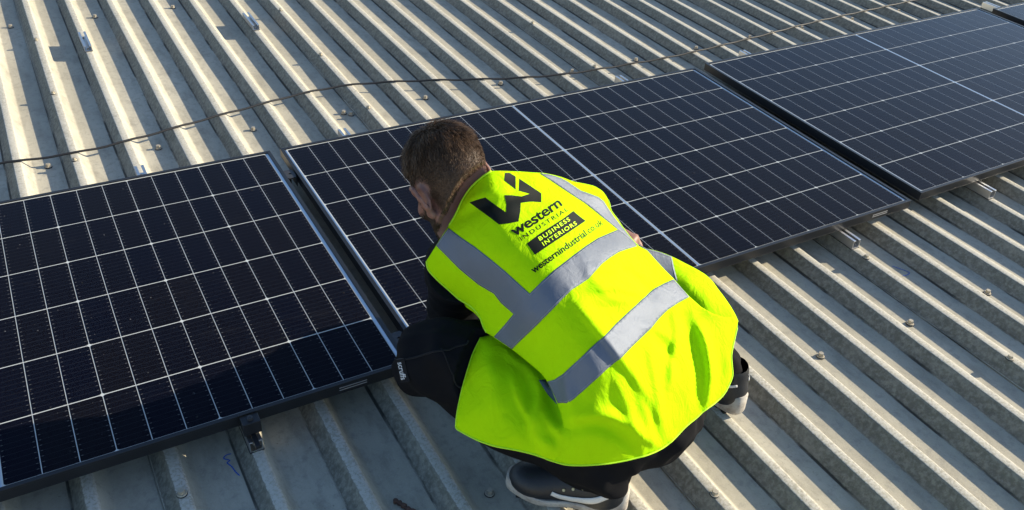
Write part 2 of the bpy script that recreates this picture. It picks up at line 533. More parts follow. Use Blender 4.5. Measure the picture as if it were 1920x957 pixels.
def end_clamp(x, y, z, label):
    o = empty('end_clamp', (x, y, z))
    tag(o, label, 'clamp')
    o.scale = (.86, .90, 1.0)
    b = MB(); b.box(-.023, .023, -.034, -.0015, -.034, .0); b.build('body', M['black_metal'], o, bevel=.0012)
    MB().box(-.023, .023, -.0013, .009, .0006, .0040).build('lip', M['black_metal'], o, bevel=.0006)
    bo = MB().cyl(0, -.018, .0, .006, .0075, .0068, 20).build('bolt', M['grey_metal'], o)
    MB().cyl(0, -.018, .0062, .0068, .0036, .0036, 6).build('socket', M['rubber'], bo)
    MB().box(-.006, .006, -.075, -.030, -.044, -.036).build('tongue', M['black_metal'], o, bevel=.001)
    return o
end_clamp(X0 - 8 * PITCH, -.5885, 0.014, 'black end clamp holding the lower edge of the left panel')

# ------------------------------------------------------------------ roof screws
def screw_parts():
    w = MB().cyl(0, 0, 0, .0022, .0095, .0090, 20).build('washer_source', M['rubber'])
    f = MB().cyl(0, 0, .0022, .0036, .0088, .0080, 20).build('flange_source', M['screw'])
    h = MB().cyl(0, 0, .0036, .0105, .0062, .0056, 6).build('head_source', M['screw'])
    r = []
    for o in (w, f, h): r.append(o.data); bpy.data.objects.remove(o)
    return r
W_ME, F_ME, H_ME = screw_parts()
def screw(x, y, z, group, label, big=1.0):
    o = empty('roof_screw', (x, y, z))
    o.rotation_euler = (random.uniform(-.06, .06), random.uniform(-.06, .06), random.uniform(0, 6))
    o.scale = (big,) * 3
    tag(o, label, 'screw', group)
    link_mesh('washer', W_ME, o); link_mesh('flange', F_ME, o); link_mesh('head', H_ME, o)
VSC = 'hex screws down the valleys in a row across the roof'
SSC = 'hex screws stitching the sheet laps along the ribs'
ORD = ['first', 'second', 'third', 'fourth', 'fifth', 'sixth', 'seventh', 'eighth', 'ninth', 'tenth', 'eleventh', 'twelfth', 'thirteenth', 'fourteenth', 'fifteenth', 'sixteenth']
vrows = {'top': [], 'above': [], 'below': []}
for k in (-10, -8, -6): vrows['top'].append((X0 + (k + .5) * PITCH + .004, 2.235))
for k in list(range(-10, 16, 2)): vrows['above'].append((X0 + (k + .5) * PITCH + .004, .912))
vrows['above'].append((X0 - 3.5 * PITCH + .030, .885)); vrows['above'].sort()
for x in (-.885, .134, .479, .822): vrows['below'].append((x, -.940))
vlab = {'top': '%s valley screw from the left along the top edge of the picture', 'above': '%s valley screw from the left in the row just above the panels',
        'below': '%s valley screw from the left in the row below the panels'}
for key, row in vrows.items():
    for i, (x, y) in enumerate(row):
        screw(x + random.uniform(-.005, .005), y + random.uniform(-.010, .010), VALLEY + .0005, VSC, vlab[key] % ORD[i], 1.25)
laps = {-9: ('leftmost lapped rib', (1.952, 1.405, .862)), -3: ("lapped rib left of the worker's head", (1.935, 1.385, .850)),
        3: ('lapped rib above the middle panel', (1.375, .846)), 9: ('lapped rib above the sky-reflecting panel', (.862,))}
for lap, (nm, yy) in laps.items():
    for i, y in enumerate(yy):
        screw(X0 + lap * PITCH - .004, y, CREST + .002, SSC, '%s crest screw from the top on the %s' % (ORD[i], nm), 1.05)
screw(X0 - 9 * PITCH - .002, -.679, CREST + .002, SSC, 'crest screw on the shaded rib below the left panel', 1.25)
screw(X0 - 3 * PITCH - .006, -1.190, CREST + .002, SSC, 'crest screw at the bottom edge right of the left shoe', 1.15)
screw(X0 + 3 * PITCH - .008, -.682, CREST + .002, SSC, 'crest screw just below the rail of the worked-on panel', 1.15)
screw(X0 + 3 * PITCH - .010, -1.191, CREST + .002, SSC, 'crest screw near the right edge, low on the roof', 1.15)

# ------------------------------------------------------------------ cable along the roof
cpts = [(-2.6, 1.02), (-2.1, .98), (-1.7, .935), (-1.552, .905), (-1.412, .905), (-1.269, .938), (-1.137, .965), (-1.0, .992), (-.853, 1.03), (-.683, 1.049), (-.567, 1.079), (-.438, 1.069),
        (-.283, 1.033), (-.13, .982), (.056, .919), (.222, .858), (.408, .823), (.566, .818), (.758, .813), (.898, .807), (1.077, .807), (1.256, .835), (1.421, .84), (1.602, .855),
        (1.765, .88), (1.928, .901), (2.07, .894), (2.285, .917), (2.619, .928), (3.1, .95), (3.7, .97)]
cq = np.array(cpts); cq[1:-1] = cq[1:-1] * .4 + (cq[:-2] + cq[2:]) * .3
cp = spline(cq, 8)
cz = []
for x, y in cp:
    d = abs(((x - X0) / PITCH + .5) % 1 - .5) * PITCH
    cz.append(CREST + .0050 - .003 * min(1, max(0, d - .012) / .05) ** 2)
cable = tube('cable', [(p[0], p[1], z) for p, z in zip(cp, cz)], .0041, M['cable'])
tag(cable, 'thin black cable trailing across the roof ribs above the panels', 'cable')

# ------------------------------------------------------------------ marker scribbles and debris
def ribbon(name, pts, w, z, mat, label, cat):
    P = spline(pts, 6); V = []; F = []
    for i, p in enumerate(P):
        t = P[min(i + 1, len(P) - 1)] - P[max(i - 1, 0)]; t = t / (np.linalg.norm(t) + 1e-9)
        nrm = np.array([-t[1], t[0]]); ww = w * (0.7 + 0.5 * math.sin(i * 1.3) ** 2)
        V += [(*(p + nrm * ww / 2), z), (*(p - nrm * ww / 2), z)]
    n = len(V)
    V += [(x, y, z_ - .0003) for x, y, z_ in V]
    for i in range(len(P) - 1):
        a = 2 * i
        F += [(a, a + 1, a + 3, a + 2), (n + a + 2, n + a + 3, n + a + 1, n + a), (a, a + 2, n + a + 2, n + a), (a + 3, a + 1, n + a + 1, n + a + 3)]
    o = mesh_obj(name, V, F, mat); tag(o, label, cat)
    return o
sq = [(-1.3438, -0.5821), (-1.3574, -0.58), (-1.3663, -0.5872), (-1.3559, -0.5987), (-1.3627, -0.603), (-1.3568, -0.6185), (-1.3531, -0.6366), (-1.3481, -0.6515)]
ribbon('marker_scribble', [(x - .012, y) for x, y in sq], .0032, VALLEY + .0012, M['marker'], 'blue marker squiggle drawn in the shaded valley by the end clamp', 'marker line')
ribbon('marker_scribble', [(0.66, -0.7188), (0.6706, -0.7406), (0.6823, -0.7649), (0.6673, -0.7724), (0.65, -0.7699)], .0024, VALLEY + .0012, M['marker'], 'faint blue marker tick in a valley below the worked-on panel', 'marker line')
tw = spline([(-1.0825, -.8719), (-1.0759, -.881), (-1.0698, -.8986), (-1.0603, -.9131), (-1.052, -.935)], 5)
g_ = np.random.default_rng(3)
twig = tube('twig', [(p[0] + g_.normal(0, .0006), p[1], VALLEY + .0065 + .001 * math.sin(i)) for i, p in enumerate(tw)], [.0055 + .0016 * math.sin(i * 1.7) + .001 * (i == 0) for i in range(len(tw))], M['twig'])
tag(twig, 'short dry brown twig lying in a valley at the bottom edge', 'twig')
HEAD_C = (-0.8582, -0.6528, 0.5430)
HEAD_F = (-0.1280, 0.6911, -0.7114)
HEAD_U = (-0.1650, 0.6601, 0.7328)
V_O = (-0.74522, -1.00306, 0.39820)
V_A = (0.871642, -0.486696, 0.058031)
V_B = (0.243482, 0.532703, 0.810521)
V_N = (-0.425391, -0.692354, 0.582827)
BACK_CTRL = [(-0.1740, 0.2915, -0.0750), (-0.2149, 0.2593, -0.0850), (-0.2425, 0.2141, -0.1000), (-0.2602, 0.1840, -0.1050), (-0.2870, 0.1430, -0.1150), (-0.3063, 0.1114, -0.1350), (-0.2656, 0.0503, -0.1500), (-0.2205, 0.0179, -0.1350), (-0.1911, -0.0209, -0.1100), (-0.1314, -0.0639, -0.0650), (-0.0753, -0.1117, -0.0350), (-0.0453, -0.1617, -0.0100), (-0.1536, 0.0168, -0.0600), (-0.2176, 0.1011, -0.0750), (-0.1325, 0.2928, -0.1000), (-0.0886, 0.2924, -0.1300), (-0.0428, 0.2906, -0.1700), (0.0103, 0.2755, -0.2050), (0.0659, 0.2605, -0.2350), (0.0827, 0.2225, -0.2400), (0.1192, 0.1688, -0.2350), (0.1452, 0.1421, -0.2300), (-0.1743, 0.2060, -0.0450), (-0.0902, 0.2070, -0.0650), (-0.0243, 0.2089, -0.1050), (0.0352, 0.2007, -0.1650), (-0.1530, 0.1326, -0.0150), (-0.0920, 0.1020, 0.0100), (-0.0297, 0.1223, -0.0150), (0.0392, 0.1438, -0.0900), (0.0905, 0.1503, -0.1600), (-0.1120, 0.0099, -0.0050), (-0.0523, 0.0421, 0.0280), (0.0102, 0.0611, 0.0000), (0.0803, 0.0798, -0.0750), (0.1598, 0.0774, -0.1750), (0.2172, 0.0728, -0.2250), (0.2508, 0.0338, -0.2200), (-0.0713, -0.0408, 0.0000), (-0.0132, -0.0169, 0.0420), (0.0499, -0.0094, 0.0100), (0.1215, 0.0059, -0.0650), (0.1874, 0.0011, -0.1400), (-0.0315, -0.0999, 0.0150), (0.0263, -0.0861, 0.0450), (0.0911, -0.0708, 0.0050), (0.1646, -0.0687, -0.0700), (0.2325, -0.0546, -0.1450), (0.2946, -0.0370, -0.2000), (0.3280, -0.0133, -0.2350), (0.3646, -0.0201, -0.2650), (0.3513, -0.0753, -0.2400), (0.3406, -0.1308, -0.2200), (0.0073, -0.1672, 0.0350), (0.0689, -0.1597, 0.0200), (0.1372, -0.1473, -0.0300), (0.2128, -0.1366, -0.1000), (0.2812, -0.1236, -0.1650), (-0.0297, -0.2807, -0.0150), (-0.0502, -0.2735, -0.0150), (-0.0214, -0.2010, 0.0150), (0.0102, -0.2548, 0.0000), (0.0671, -0.2789, -0.0250), (0.0924, -0.2252, -0.0050), (0.1665, -0.2618, -0.0750), (0.2221, -0.2278, -0.1200), (0.2712, -0.1987, -0.1600), (0.3162, -0.1752, -0.1950)]
SIDE_L_CTRL = [(-0.1992, -0.0461, -0.1250), (-0.1651, -0.0517, -0.1150), (-0.1217, -0.0773, -0.1000), (-0.0690, -0.1263, -0.0650), (-0.0443, -0.1650, -0.0300), (-0.0260, -0.2023, 0.0080), (-0.0295, -0.2814, -0.0180), (0.0104, -0.2552, -0.0020), (-0.2115, -0.0746, -0.1050), (-0.2266, -0.1227, -0.0850), (-0.2378, -0.1681, -0.0750), (-0.2450, -0.2183, -0.0700), (-0.1744, -0.1085, -0.0500), (-0.1325, -0.1287, -0.0450), (-0.1949, -0.1689, -0.0350), (-0.1428, -0.1861, -0.0150), (-0.0914, -0.1861, -0.0150), (-0.0802, -0.1497, -0.0450), (-0.2375, -0.2257, -0.0700), (-0.1750, -0.2448, -0.0300), (-0.0986, -0.2581, -0.0150), (-0.0501, -0.2740, -0.0170), (-0.1325, -0.2262, -0.0100), (-0.0008, -0.2019, 0.0100), (-0.0510, -0.2344, 0.0000)]
SIDE_R_CTRL = [(0.1371, 0.1518, -0.2550), (0.1640, 0.1377, -0.2550), (0.2227, 0.1201, -0.2750), (0.2588, 0.1034, -0.2900), (0.3027, 0.0793, -0.3000), (0.3291, 0.0494, -0.3000), (0.3566, 0.0080, -0.2900), (0.3683, -0.0231, -0.2750), (0.2074, 0.0521, -0.2550), (0.2533, 0.0173, -0.2500), (0.2989, -0.0175, -0.2450), (0.2543, 0.0639, -0.2550), (0.3011, 0.0228, -0.2550)]
BACK_OUT = [(-0.1740, 0.2915), (-0.1931, 0.2788), (-0.2149, 0.2593), (-0.2314, 0.2363), (-0.2425, 0.2141), (-0.2513, 0.1980), (-0.2602, 0.1840), (-0.2734, 0.1636), (-0.2870, 0.1430), (-0.3012, 0.1224), (-0.3086, 0.1114), (-0.3080, 0.1003), (-0.3027, 0.0892), (-0.2853, 0.0703), (-0.2655, 0.0526), (-0.2431, 0.0328), (-0.2204, 0.0201), (-0.2057, 0.0077), (-0.1967, -0.0060), (-0.1911, -0.0209), (-0.1844, -0.0335), (-0.1690, -0.0420), (-0.1495, -0.0535), (-0.1314, -0.0639), (-0.1052, -0.0834), (-0.0876, -0.0969), (-0.0753, -0.1074), (-0.0662, -0.1179), (-0.0542, -0.1403), (-0.0454, -0.1616), (-0.0387, -0.1785), (-0.0349, -0.1978), (-0.0368, -0.2239), (-0.0434, -0.2513), (-0.0502, -0.2746), (-0.0235, -0.2806), (0.0217, -0.2807), (0.0671, -0.2789), (0.1183, -0.2717), (0.1665, -0.2618), (0.1963, -0.2463), (0.2221, -0.2278), (0.2484, -0.2133), (0.2711, -0.1987), (0.2968, -0.1875), (0.3162, -0.1752), (0.3323, -0.1569), (0.3433, -0.1367), (0.3429, -0.1141), (0.3425, -0.0948), (0.3483, -0.0750), (0.3554, -0.0561), (0.3629, -0.0360), (0.3660, -0.0213), (0.3550, -0.0115), (0.3284, -0.0110), (0.3010, -0.0021), (0.2758, 0.0120), (0.2508, 0.0338), (0.2338, 0.0522), (0.2172, 0.0728), (0.1991, 0.0913), (0.1801, 0.1120), (0.1614, 0.1341), (0.1402, 0.1444), (0.1300, 0.1548), (0.1192, 0.1688), (0.1068, 0.1863), (0.0967, 0.2027), (0.0885, 0.2132), (0.0827, 0.2225), (0.0807, 0.2343), (0.0771, 0.2447), (0.0659, 0.2605), (0.0550, 0.2683), (0.0430, 0.2737), (0.0225, 0.2774), (-0.0016, 0.2807), (-0.0240, 0.2873), (-0.0451, 0.2915), (-0.0682, 0.2942), (-0.0897, 0.2935), (-0.1162, 0.2939), (-0.1486, 0.2928)]
SIDE_L_OUT = [(-0.1970, -0.0450), (-0.2115, -0.0746), (-0.2195, -0.0989), (-0.2266, -0.1227), (-0.2327, -0.1453), (-0.2378, -0.1681), (-0.2428, -0.1960), (-0.2450, -0.2183), (-0.2375, -0.2257), (-0.2059, -0.2374), (-0.1750, -0.2448), (-0.1376, -0.2503), (-0.0986, -0.2581), (-0.0728, -0.2664), (-0.0501, -0.2751), (-0.0234, -0.2800), (0.0008, -0.2756), (0.0046, -0.2330), (-0.0055, -0.1926), (-0.0188, -0.1618), (-0.0378, -0.1324), (-0.0631, -0.1070), (-0.0947, -0.0806), (-0.1270, -0.0573), (-0.1654, -0.0387)]
SIDE_R_OUT = [(0.1371, 0.1518), (0.1640, 0.1377), (0.1937, 0.1307), (0.2227, 0.1201), (0.2588, 0.1034), (0.2824, 0.0914), (0.3027, 0.0793), (0.3176, 0.0661), (0.3291, 0.0494), (0.3436, 0.0292), (0.3566, 0.0080), (0.3644, -0.0083), (0.3697, -0.0232), (0.3599, -0.0330), (0.3236, -0.0272), (0.2869, -0.0115), (0.2532, 0.0149), (0.2213, 0.0522), (0.1897, 0.0897), (0.1574, 0.1248)]
TAPE_UPPER = [(0.0941, 0.1785), (0.0425, 0.1582), (0.0134, 0.1414), (-0.0135, 0.1233), (-0.0525, 0.0949), (-0.0761, 0.0739), (-0.0991, 0.0504), (-0.1223, 0.0713), (-0.1459, 0.0925), (-0.1761, 0.1171), (-0.2061, 0.1402), (-0.2338, 0.1586), (-0.2612, 0.1786), (-0.2745, 0.1614), (-0.2870, 0.1430), (-0.2623, 0.1191), (-0.2381, 0.0954), (-0.2183, 0.0794), (-0.1998, 0.0646), (-0.1835, 0.0554), (-0.1684, 0.0474), (-0.1535, 0.0287), (-0.1294, 0.0094), (-0.1483, -0.0161), (-0.1690, -0.0409), (-0.1495, -0.0523), (-0.1325, -0.0629), (-0.1137, -0.0412), (-0.0946, -0.0199), (-0.0760, 0.0013), (-0.0564, 0.0221), (-0.0393, 0.0401), (-0.0206, 0.0577), (-0.0034, 0.0674), (0.0143, 0.0782), (0.0285, 0.0922), (0.0445, 0.1065), (0.0651, 0.1191), (0.0869, 0.1301), (0.1117, 0.1370), (0.1371, 0.1432), (0.1176, 0.1616)]
TAPE_SHOULDER_R = [(-0.0751, 0.2924), (-0.0548, 0.2811), (-0.0299, 0.2652), (-0.0059, 0.2501), (0.0196, 0.2351), (0.0408, 0.2198), (0.0621, 0.2032), (0.0787, 0.1909), (0.0930, 0.1797), (0.1176, 0.1616), (0.1371, 0.1432), (0.1289, 0.1560), (0.1192, 0.1688), (0.1041, 0.1874), (0.0892, 0.2072), (0.0822, 0.2176), (0.0762, 0.2256), (0.0664, 0.2404), (0.0540, 0.2490), (0.0345, 0.2551), (0.0142, 0.2611), (0.0002, 0.2699), (-0.0149, 0.2796), (-0.0277, 0.2858), (-0.0417, 0.2895), (-0.0590, 0.2927)]
TAPE_LOWER = [(0.2170, 0.0717), (0.1911, 0.0634), (0.1664, 0.0544), (0.1307, 0.0350), (0.0989, 0.0145), (0.0679, -0.0065), (0.0402, -0.0273), (0.0105, -0.0525), (-0.0174, -0.0808), (-0.0343, -0.0993), (-0.0505, -0.1155), (-0.0642, -0.1218), (-0.0532, -0.1422), (-0.0444, -0.1605), (-0.0299, -0.1559), (-0.0167, -0.1466), (0.0004, -0.1304), (0.0166, -0.1143), (0.0415, -0.0915), (0.0686, -0.0707), (0.0980, -0.0508), (0.1300, -0.0309), (0.1599, -0.0103), (0.1916, 0.0103), (0.2206, 0.0228), (0.2495, 0.0339), (0.2338, 0.0522)]
TAPE_SIDE_R = [(0.1394, 0.1506), (0.1640, 0.1377), (0.1937, 0.1307), (0.2214, 0.1207), (0.2249, 0.0989), (0.2311, 0.0673), (0.2134, 0.0627), (0.1897, 0.0897), (0.1574, 0.1248)]
TAPE_SIDE_L = [(-0.0795, -0.1234), (-0.0647, -0.1234), (-0.0486, -0.1449), (-0.0392, -0.1647), (-0.0464, -0.1659), (-0.0614, -0.1516)]
EMBLEM_SMALL = [(-0.1465, 0.2887), (-0.1375, 0.2897), (-0.1250, 0.2825), (-0.1251, 0.2549), (-0.1480, 0.2728)]
EMBLEM_LARGE = [(-0.1177, 0.2784), (-0.0954, 0.2642), (-0.0729, 0.2496), (-0.0732, 0.2305), (-0.0944, 0.2310), (-0.1150, 0.2277), (-0.1157, 0.2121), (-0.1197, 0.1895), (-0.1388, 0.1857), (-0.1578, 0.1834), (-0.1872, 0.2060), (-0.2173, 0.2286), (-0.2012, 0.2333), (-0.1851, 0.2372), (-0.1643, 0.2219), (-0.1441, 0.2071), (-0.1436, 0.2238), (-0.1472, 0.2423), (-0.1329, 0.2427), (-0.1134, 0.2409), (-0.0966, 0.2474), (-0.1188, 0.2527)]
PRINT_BOX = [(-0.1040, 0.1456), (-0.0803, 0.1640), (-0.0558, 0.1800), (-0.0302, 0.1965), (-0.0067, 0.2144), (0.0059, 0.2043), (0.0194, 0.1946), (-0.0059, 0.1782), (-0.0356, 0.1590), (-0.0603, 0.1433), (-0.0884, 0.1244)]
LINE_WESTERN = [(-0.1277, 0.1590), (-0.0917, 0.1819), (-0.0609, 0.2035), (-0.0289, 0.2263)]
LINE_INDUSTRIAL = [(-0.1141, 0.1511), (-0.0830, 0.1717), (-0.0522, 0.1918), (-0.0169, 0.2154)]
LINE_BUSINESS = [(-0.0783, 0.1512), (-0.0580, 0.1642), (-0.0375, 0.1788), (-0.0143, 0.1940)]
LINE_INTERIORS = [(-0.0712, 0.1413), (-0.0494, 0.1553), (-0.0256, 0.1708), (-0.0002, 0.1863)]
LINE_WEB = [(-0.0914, 0.0888), (-0.0511, 0.1172), (-0.0077, 0.1462), (0.0420, 0.1789), (0.0606, 0.1892)]
F_R_A = [(-0.0169, 0.0419), (0.0127, 0.0021), (0.0380, -0.0281), (0.0687, -0.0669), (0.1040, -0.1132), (0.1433, -0.1691), (0.1767, -0.2402)]
F_R_B = [(0.2042, 0.0053), (0.2022, -0.0417), (0.1855, -0.1017), (0.1766, -0.1529)]
F_V_B = [(0.2294, -0.0120), (0.2404, -0.0552), (0.2469, -0.1195), (0.2516, -0.1866)]
F_R_C = [(-0.0019, 0.1328), (0.0222, 0.0811), (0.0645, 0.0394), (0.1242, 0.0261)]
F_V_C = [(0.0716, 0.1116), (0.1306, 0.0676), (0.1723, 0.0337)]
F_R_D = [(-0.0364, -0.0901), (-0.0290, -0.1414), (-0.0214, -0.1907)]
F_R_E = [(0.0573, -0.0975), (0.0888, -0.1721), (0.1235, -0.2643)]
F_R_F = [(-0.0214, -0.1857), (0.0375, -0.1756), (0.0916, -0.2036), (0.1524, -0.2523)]
F_V_F = [(-0.0262, -0.2068), (0.0279, -0.1985), (0.0761, -0.2257), (0.1062, -0.2617)]
F_R_G = [(0.1340, -0.0553), (0.1469, -0.1279), (0.1605, -0.2149)]
F_R_H = [(0.2520, -0.0110), (0.2695, -0.0572), (0.2784, -0.1232), (0.2711, -0.1987)]
F_V_H = [(0.3064, -0.0600), (0.3131, -0.1163), (0.3021, -0.1598)]
F_R_I = [(-0.2447, 0.2065), (-0.2125, 0.2344), (-0.1695, 0.2470), (-0.1272, 0.2546)]
F_V_I = [(-0.2377, 0.1921), (-0.2013, 0.2155), (-0.1587, 0.2274), (-0.1058, 0.2376)]
F_V_J = [(0.1590, -0.0072), (0.2320, -0.0122), (0.2937, 0.0015)]
F_R_K = [(0.0180, 0.1016), (0.0698, 0.0957), (0.1386, 0.1111)]
F_R_L = [(0.0046, 0.0563), (0.0662, 0.0596), (0.1463, 0.0404)]
F_V_L = [(0.0085, 0.0266), (0.0516, 0.0200), (0.0992, 0.0276)]
F_R_M = [(0.1017, -0.1221), (0.1256, -0.1874), (0.1463, -0.2511)]
F_R_N = [(-0.2737, 0.1224), (-0.2301, 0.0681), (-0.1808, 0.0204)]
F_R_O = [(0.1192, -0.0140), (0.1627, -0.0279), (0.1955, -0.0514)]
F_V_O = [(0.1474, -0.0467), (0.1780, -0.0650), (0.2010, -0.1035)]
G_L1 = [(-0.1378, -0.1003), (-0.1200, -0.1482), (-0.0966, -0.1956), (-0.0709, -0.2574)]
G_L2 = [(-0.0900, -0.1165), (-0.0782, -0.1543), (-0.0833, -0.1955), (-0.0557, -0.2513)]
G_LV1 = [(-0.1113, -0.1110), (-0.1034, -0.1581), (-0.1069, -0.2054)]
G_L3 = [(-0.1979, -0.0521), (-0.1692, -0.1084), (-0.1582, -0.1865)]
G_LV2 = [(-0.0642, -0.1405), (-0.0551, -0.1768), (-0.0359, -0.2029)]
G_L4 = [(-0.0807, -0.1679), (-0.0608, -0.1951), (-0.0430, -0.2151)]
G_LV3 = [(-0.0915, -0.1956), (-0.0692, -0.2196), (-0.0459, -0.2341)]
G_L5 = [(-0.1541, -0.0665), (-0.1005, -0.1019), (-0.0592, -0.1497)]
G_LV4 = [(-0.1917, -0.0716), (-0.1484, -0.0904), (-0.1166, -0.1108)]
TAB_AT = (-1.0269, -0.8225, 0.2355)
M['lime'] = None
# ---- the vest: pattern pieces laid over the back, (a, b) across and up the cloth, h off it
vO, vA, vB, vN = (np.array(x) for x in (V_O, V_A, V_B, V_N))
def tps(ctrl, lam=1e-5):
    P = np.array(ctrl); X = P[:, :2]; n = len(X)
    r = np.linalg.norm(X[:, None] - X[None], axis=2); K = np.where(r > 0, r * r * np.log(r + 1e-12), 0)
    Q = np.hstack([np.ones((n, 1)), X]); A_ = np.zeros((n + 3, n + 3)); A_[:n, :n] = K + lam * np.eye(n); A_[:n, n:] = Q; A_[n:, :n] = Q.T
    w = np.linalg.solve(A_, np.concatenate([P[:, 2], [0, 0, 0]]))
    def h(x):
        x = np.atleast_2d(np.asarray(x, float)); r = np.linalg.norm(x[:, None] - X[None], axis=2)
        return np.where(r > 0, r * r * np.log(r + 1e-12), 0) @ w[:n] + w[n] + x @ w[n + 1:]
    return h
def fold(x, line, w, amp, sharp=0.0):
    """a crease along a line, fading out at both ends; sharp > 0 leans it to one side"""
    P = spline(line, 4); best = np.full(len(x), 9.0); s = np.zeros(len(x)); sd = np.zeros(len(x))
    for i in range(len(P) - 1):
        a, b = P[i], P[i + 1]; ba = b - a
        t = np.clip((x - a) @ ba / (ba @ ba + 1e-12), 0, 1)
        v = x - a - t[:, None] * ba; d = np.linalg.norm(v, axis=1)
        m_ = d < best
        best = np.where(m_, d, best); s = np.where(m_, (i + t) / (len(P) - 1), s)
        sd = np.where(m_, np.sign(ba[0] * v[:, 1] - ba[1] * v[:, 0]), sd)
    ww = w * (1 + sharp * sd)
    env = np.clip(np.sin(np.pi * np.clip(s, 0.02, .98)), 0, 1) ** .5
    return amp * env * np.exp(-(best / ww) ** 2)
hb0, hl0, hr0 = tps(BACK_CTRL), tps(SIDE_L_CTRL), tps(SIDE_R_CTRL)
def ripple(x, s=1.0):
    a, b = x[:, 0], x[:, 1]
    return s * (.0012 * np.sin(40 * a + 22 * b + 2 * np.sin(18 * b)) + .0009 * np.sin(71 * b - 33 * a + 1.7 * np.sin(25 * a)) + .0005 * np.sin(130 * a + 90 * b))
BACK_FOLDS = [(F_R_A, .015, .015, .40), (F_R_B, .011, .012, .3), (F_V_B, .013, -.013, 0), (F_R_C, .014, .008, .2), (F_V_C, .012, -.010, 0), (F_R_D, .012, .014, .4),
              (F_R_E, .016, .012, .4), (F_R_F, .011, .016, .3), (F_V_F, .013, -.013, 0), (F_R_G, .012, .009, .3), (F_R_H, .011, .017, .45), (F_V_H, .012, -.008, 0),
              (F_R_I, .014, .009, 0), (F_V_I, .012, -.006, 0), (F_V_J, .014, -.010, 0), (F_R_K, .009, .007, 0), (F_R_L, .009, .011, .3), (F_V_L, .010, -.009, 0), (F_R_M, .010, .008, .3),
              (F_R_N, .016, .005, 0), (F_R_O, .010, .008, .3), (F_V_O, .010, -.008, 0)]
def hb(x):
    x = np.atleast_2d(np.asarray(x, float)); h = hb0(x) + ripple(x, .8)
    for f_ in BACK_FOLDS: h = h + fold(x, *f_)
    return h
SIDE_FOLDS = [(G_L1, .012, .016, .4), (G_L2, .010, .013, 0), (G_LV1, .011, -.010, 0), (G_L3, .020, .010, 0), (G_LV2, .011, -.014, 0), (G_L4, .008, .012, 0), (G_LV3, .009, -.009, 0), (G_L5, .012, .008, 0), (G_LV4, .012, -.006, 0)]
def hl_(x):
    x = np.atleast_2d(np.asarray(x, float)); h = hl0(x) + ripple(x, 1.0)
    for f_ in SIDE_FOLDS: h = h + fold(x, *f_)
    return h
def hr_(x):
    x = np.atleast_2d(np.asarray(x, float)); return hr0(x) + ripple(x, .8)
def cloth_pt(ab, h): 
    ab = np.atleast_2d(ab)
    return vO + ab[:, :1] * vA + ab[:, 1:2] * vB + np.asarray(h)[:, None] * vN

def inside(pts, poly):
    x, y = pts[:, 0], pts[:, 1]; r = np.zeros(len(pts), bool); n = len(poly)
    for i in range(n):
        x1, y1 = poly[i]; x2, y2 = poly[(i + 1) % n]
        c_ = ((y1 > y) != (y2 > y)) & (x < (x2 - x1) * (y - y1) / (y2 - y1 + 1e-15) + x1)
        r ^= c_
    return r
def edge_dist(pts, poly):
    d = np.full(len(pts), 9.0); P = np.array(poly)
    for i in range(len(P)):
        a, b = P[i], P[(i + 1) % len(P)]; ba = b - a
        t = np.clip((pts - a) @ ba / (ba @ ba + 1e-15), 0, 1)
        d = np.minimum(d, np.linalg.norm(pts - a - t[:, None] * ba, axis=1))
    return d
def densify(poly, step):
    out = []
    P = np.array(poly)
    for i in range(len(P)):
        a, b = P[i], P[(i + 1) % len(P)]; n = max(1, int(np.linalg.norm(b - a) / step))
        out += [a + (b - a) * k / n for k in range(n)]
    return np.array(out)
def patch(poly, hfun, step=.006, off=0.0):
    """cloth piece with the given outline in (a, b): constrained triangulation lifted onto the surface"""
    B2 = densify(poly, step)
    lo, hi = B2.min(0), B2.max(0)
    gx, gy = np.meshgrid(np.arange(lo[0], hi[0], step), np.arange(lo[1], hi[1], step * .87))
    gx = gx + (np.arange(gx.shape[0]) % 2)[:, None] * step * .5
    G = np.stack([gx.ravel(), gy.ravel()], 1)
    G = G[inside(G, B2)]; G = G[edge_dist(G, B2) > step * .45] if len(G) else G
    pts = np.vstack([B2, G]) if len(G) else B2
    n = len(B2)
    r = delaunay_2d_cdt([Vector((float(p[0]), float(p[1]))) for p in pts], [(i, (i + 1) % n) for i in range(n)], [], 1, 1e-7)
    v2 = np.array([(p.x, p.y) for p in r[0]])
    F = [tuple(f) for f in r[2]]
    return cloth_pt(v2, hfun(v2) + off), F, v2
def fix_normals(o):
    bm = bmesh.new(); bm.from_mesh(o.data)
    for f in bm.faces:
        if f.normal.dot(Vector(V_N)) < 0: f.normal_flip()
    bm.to_mesh(o.data); bm.free()
    o.data.polygons.foreach_set('use_smooth', [True] * len(o.data.polygons))
def cloth(name, poly, hfun, mat, parent, step=.006, off=0.0, thick=.0010):
    V, F, _ = patch(poly, hfun, step, off)
    o = mesh_obj(name, V, F, mat, None, True); fix_normals(o)
    if parent is not None: o.parent = parent
    if thick:
        so = o.modifiers.new('thick', 'SOLIDIFY'); so.thickness = thick; so.offset = 0
    return o

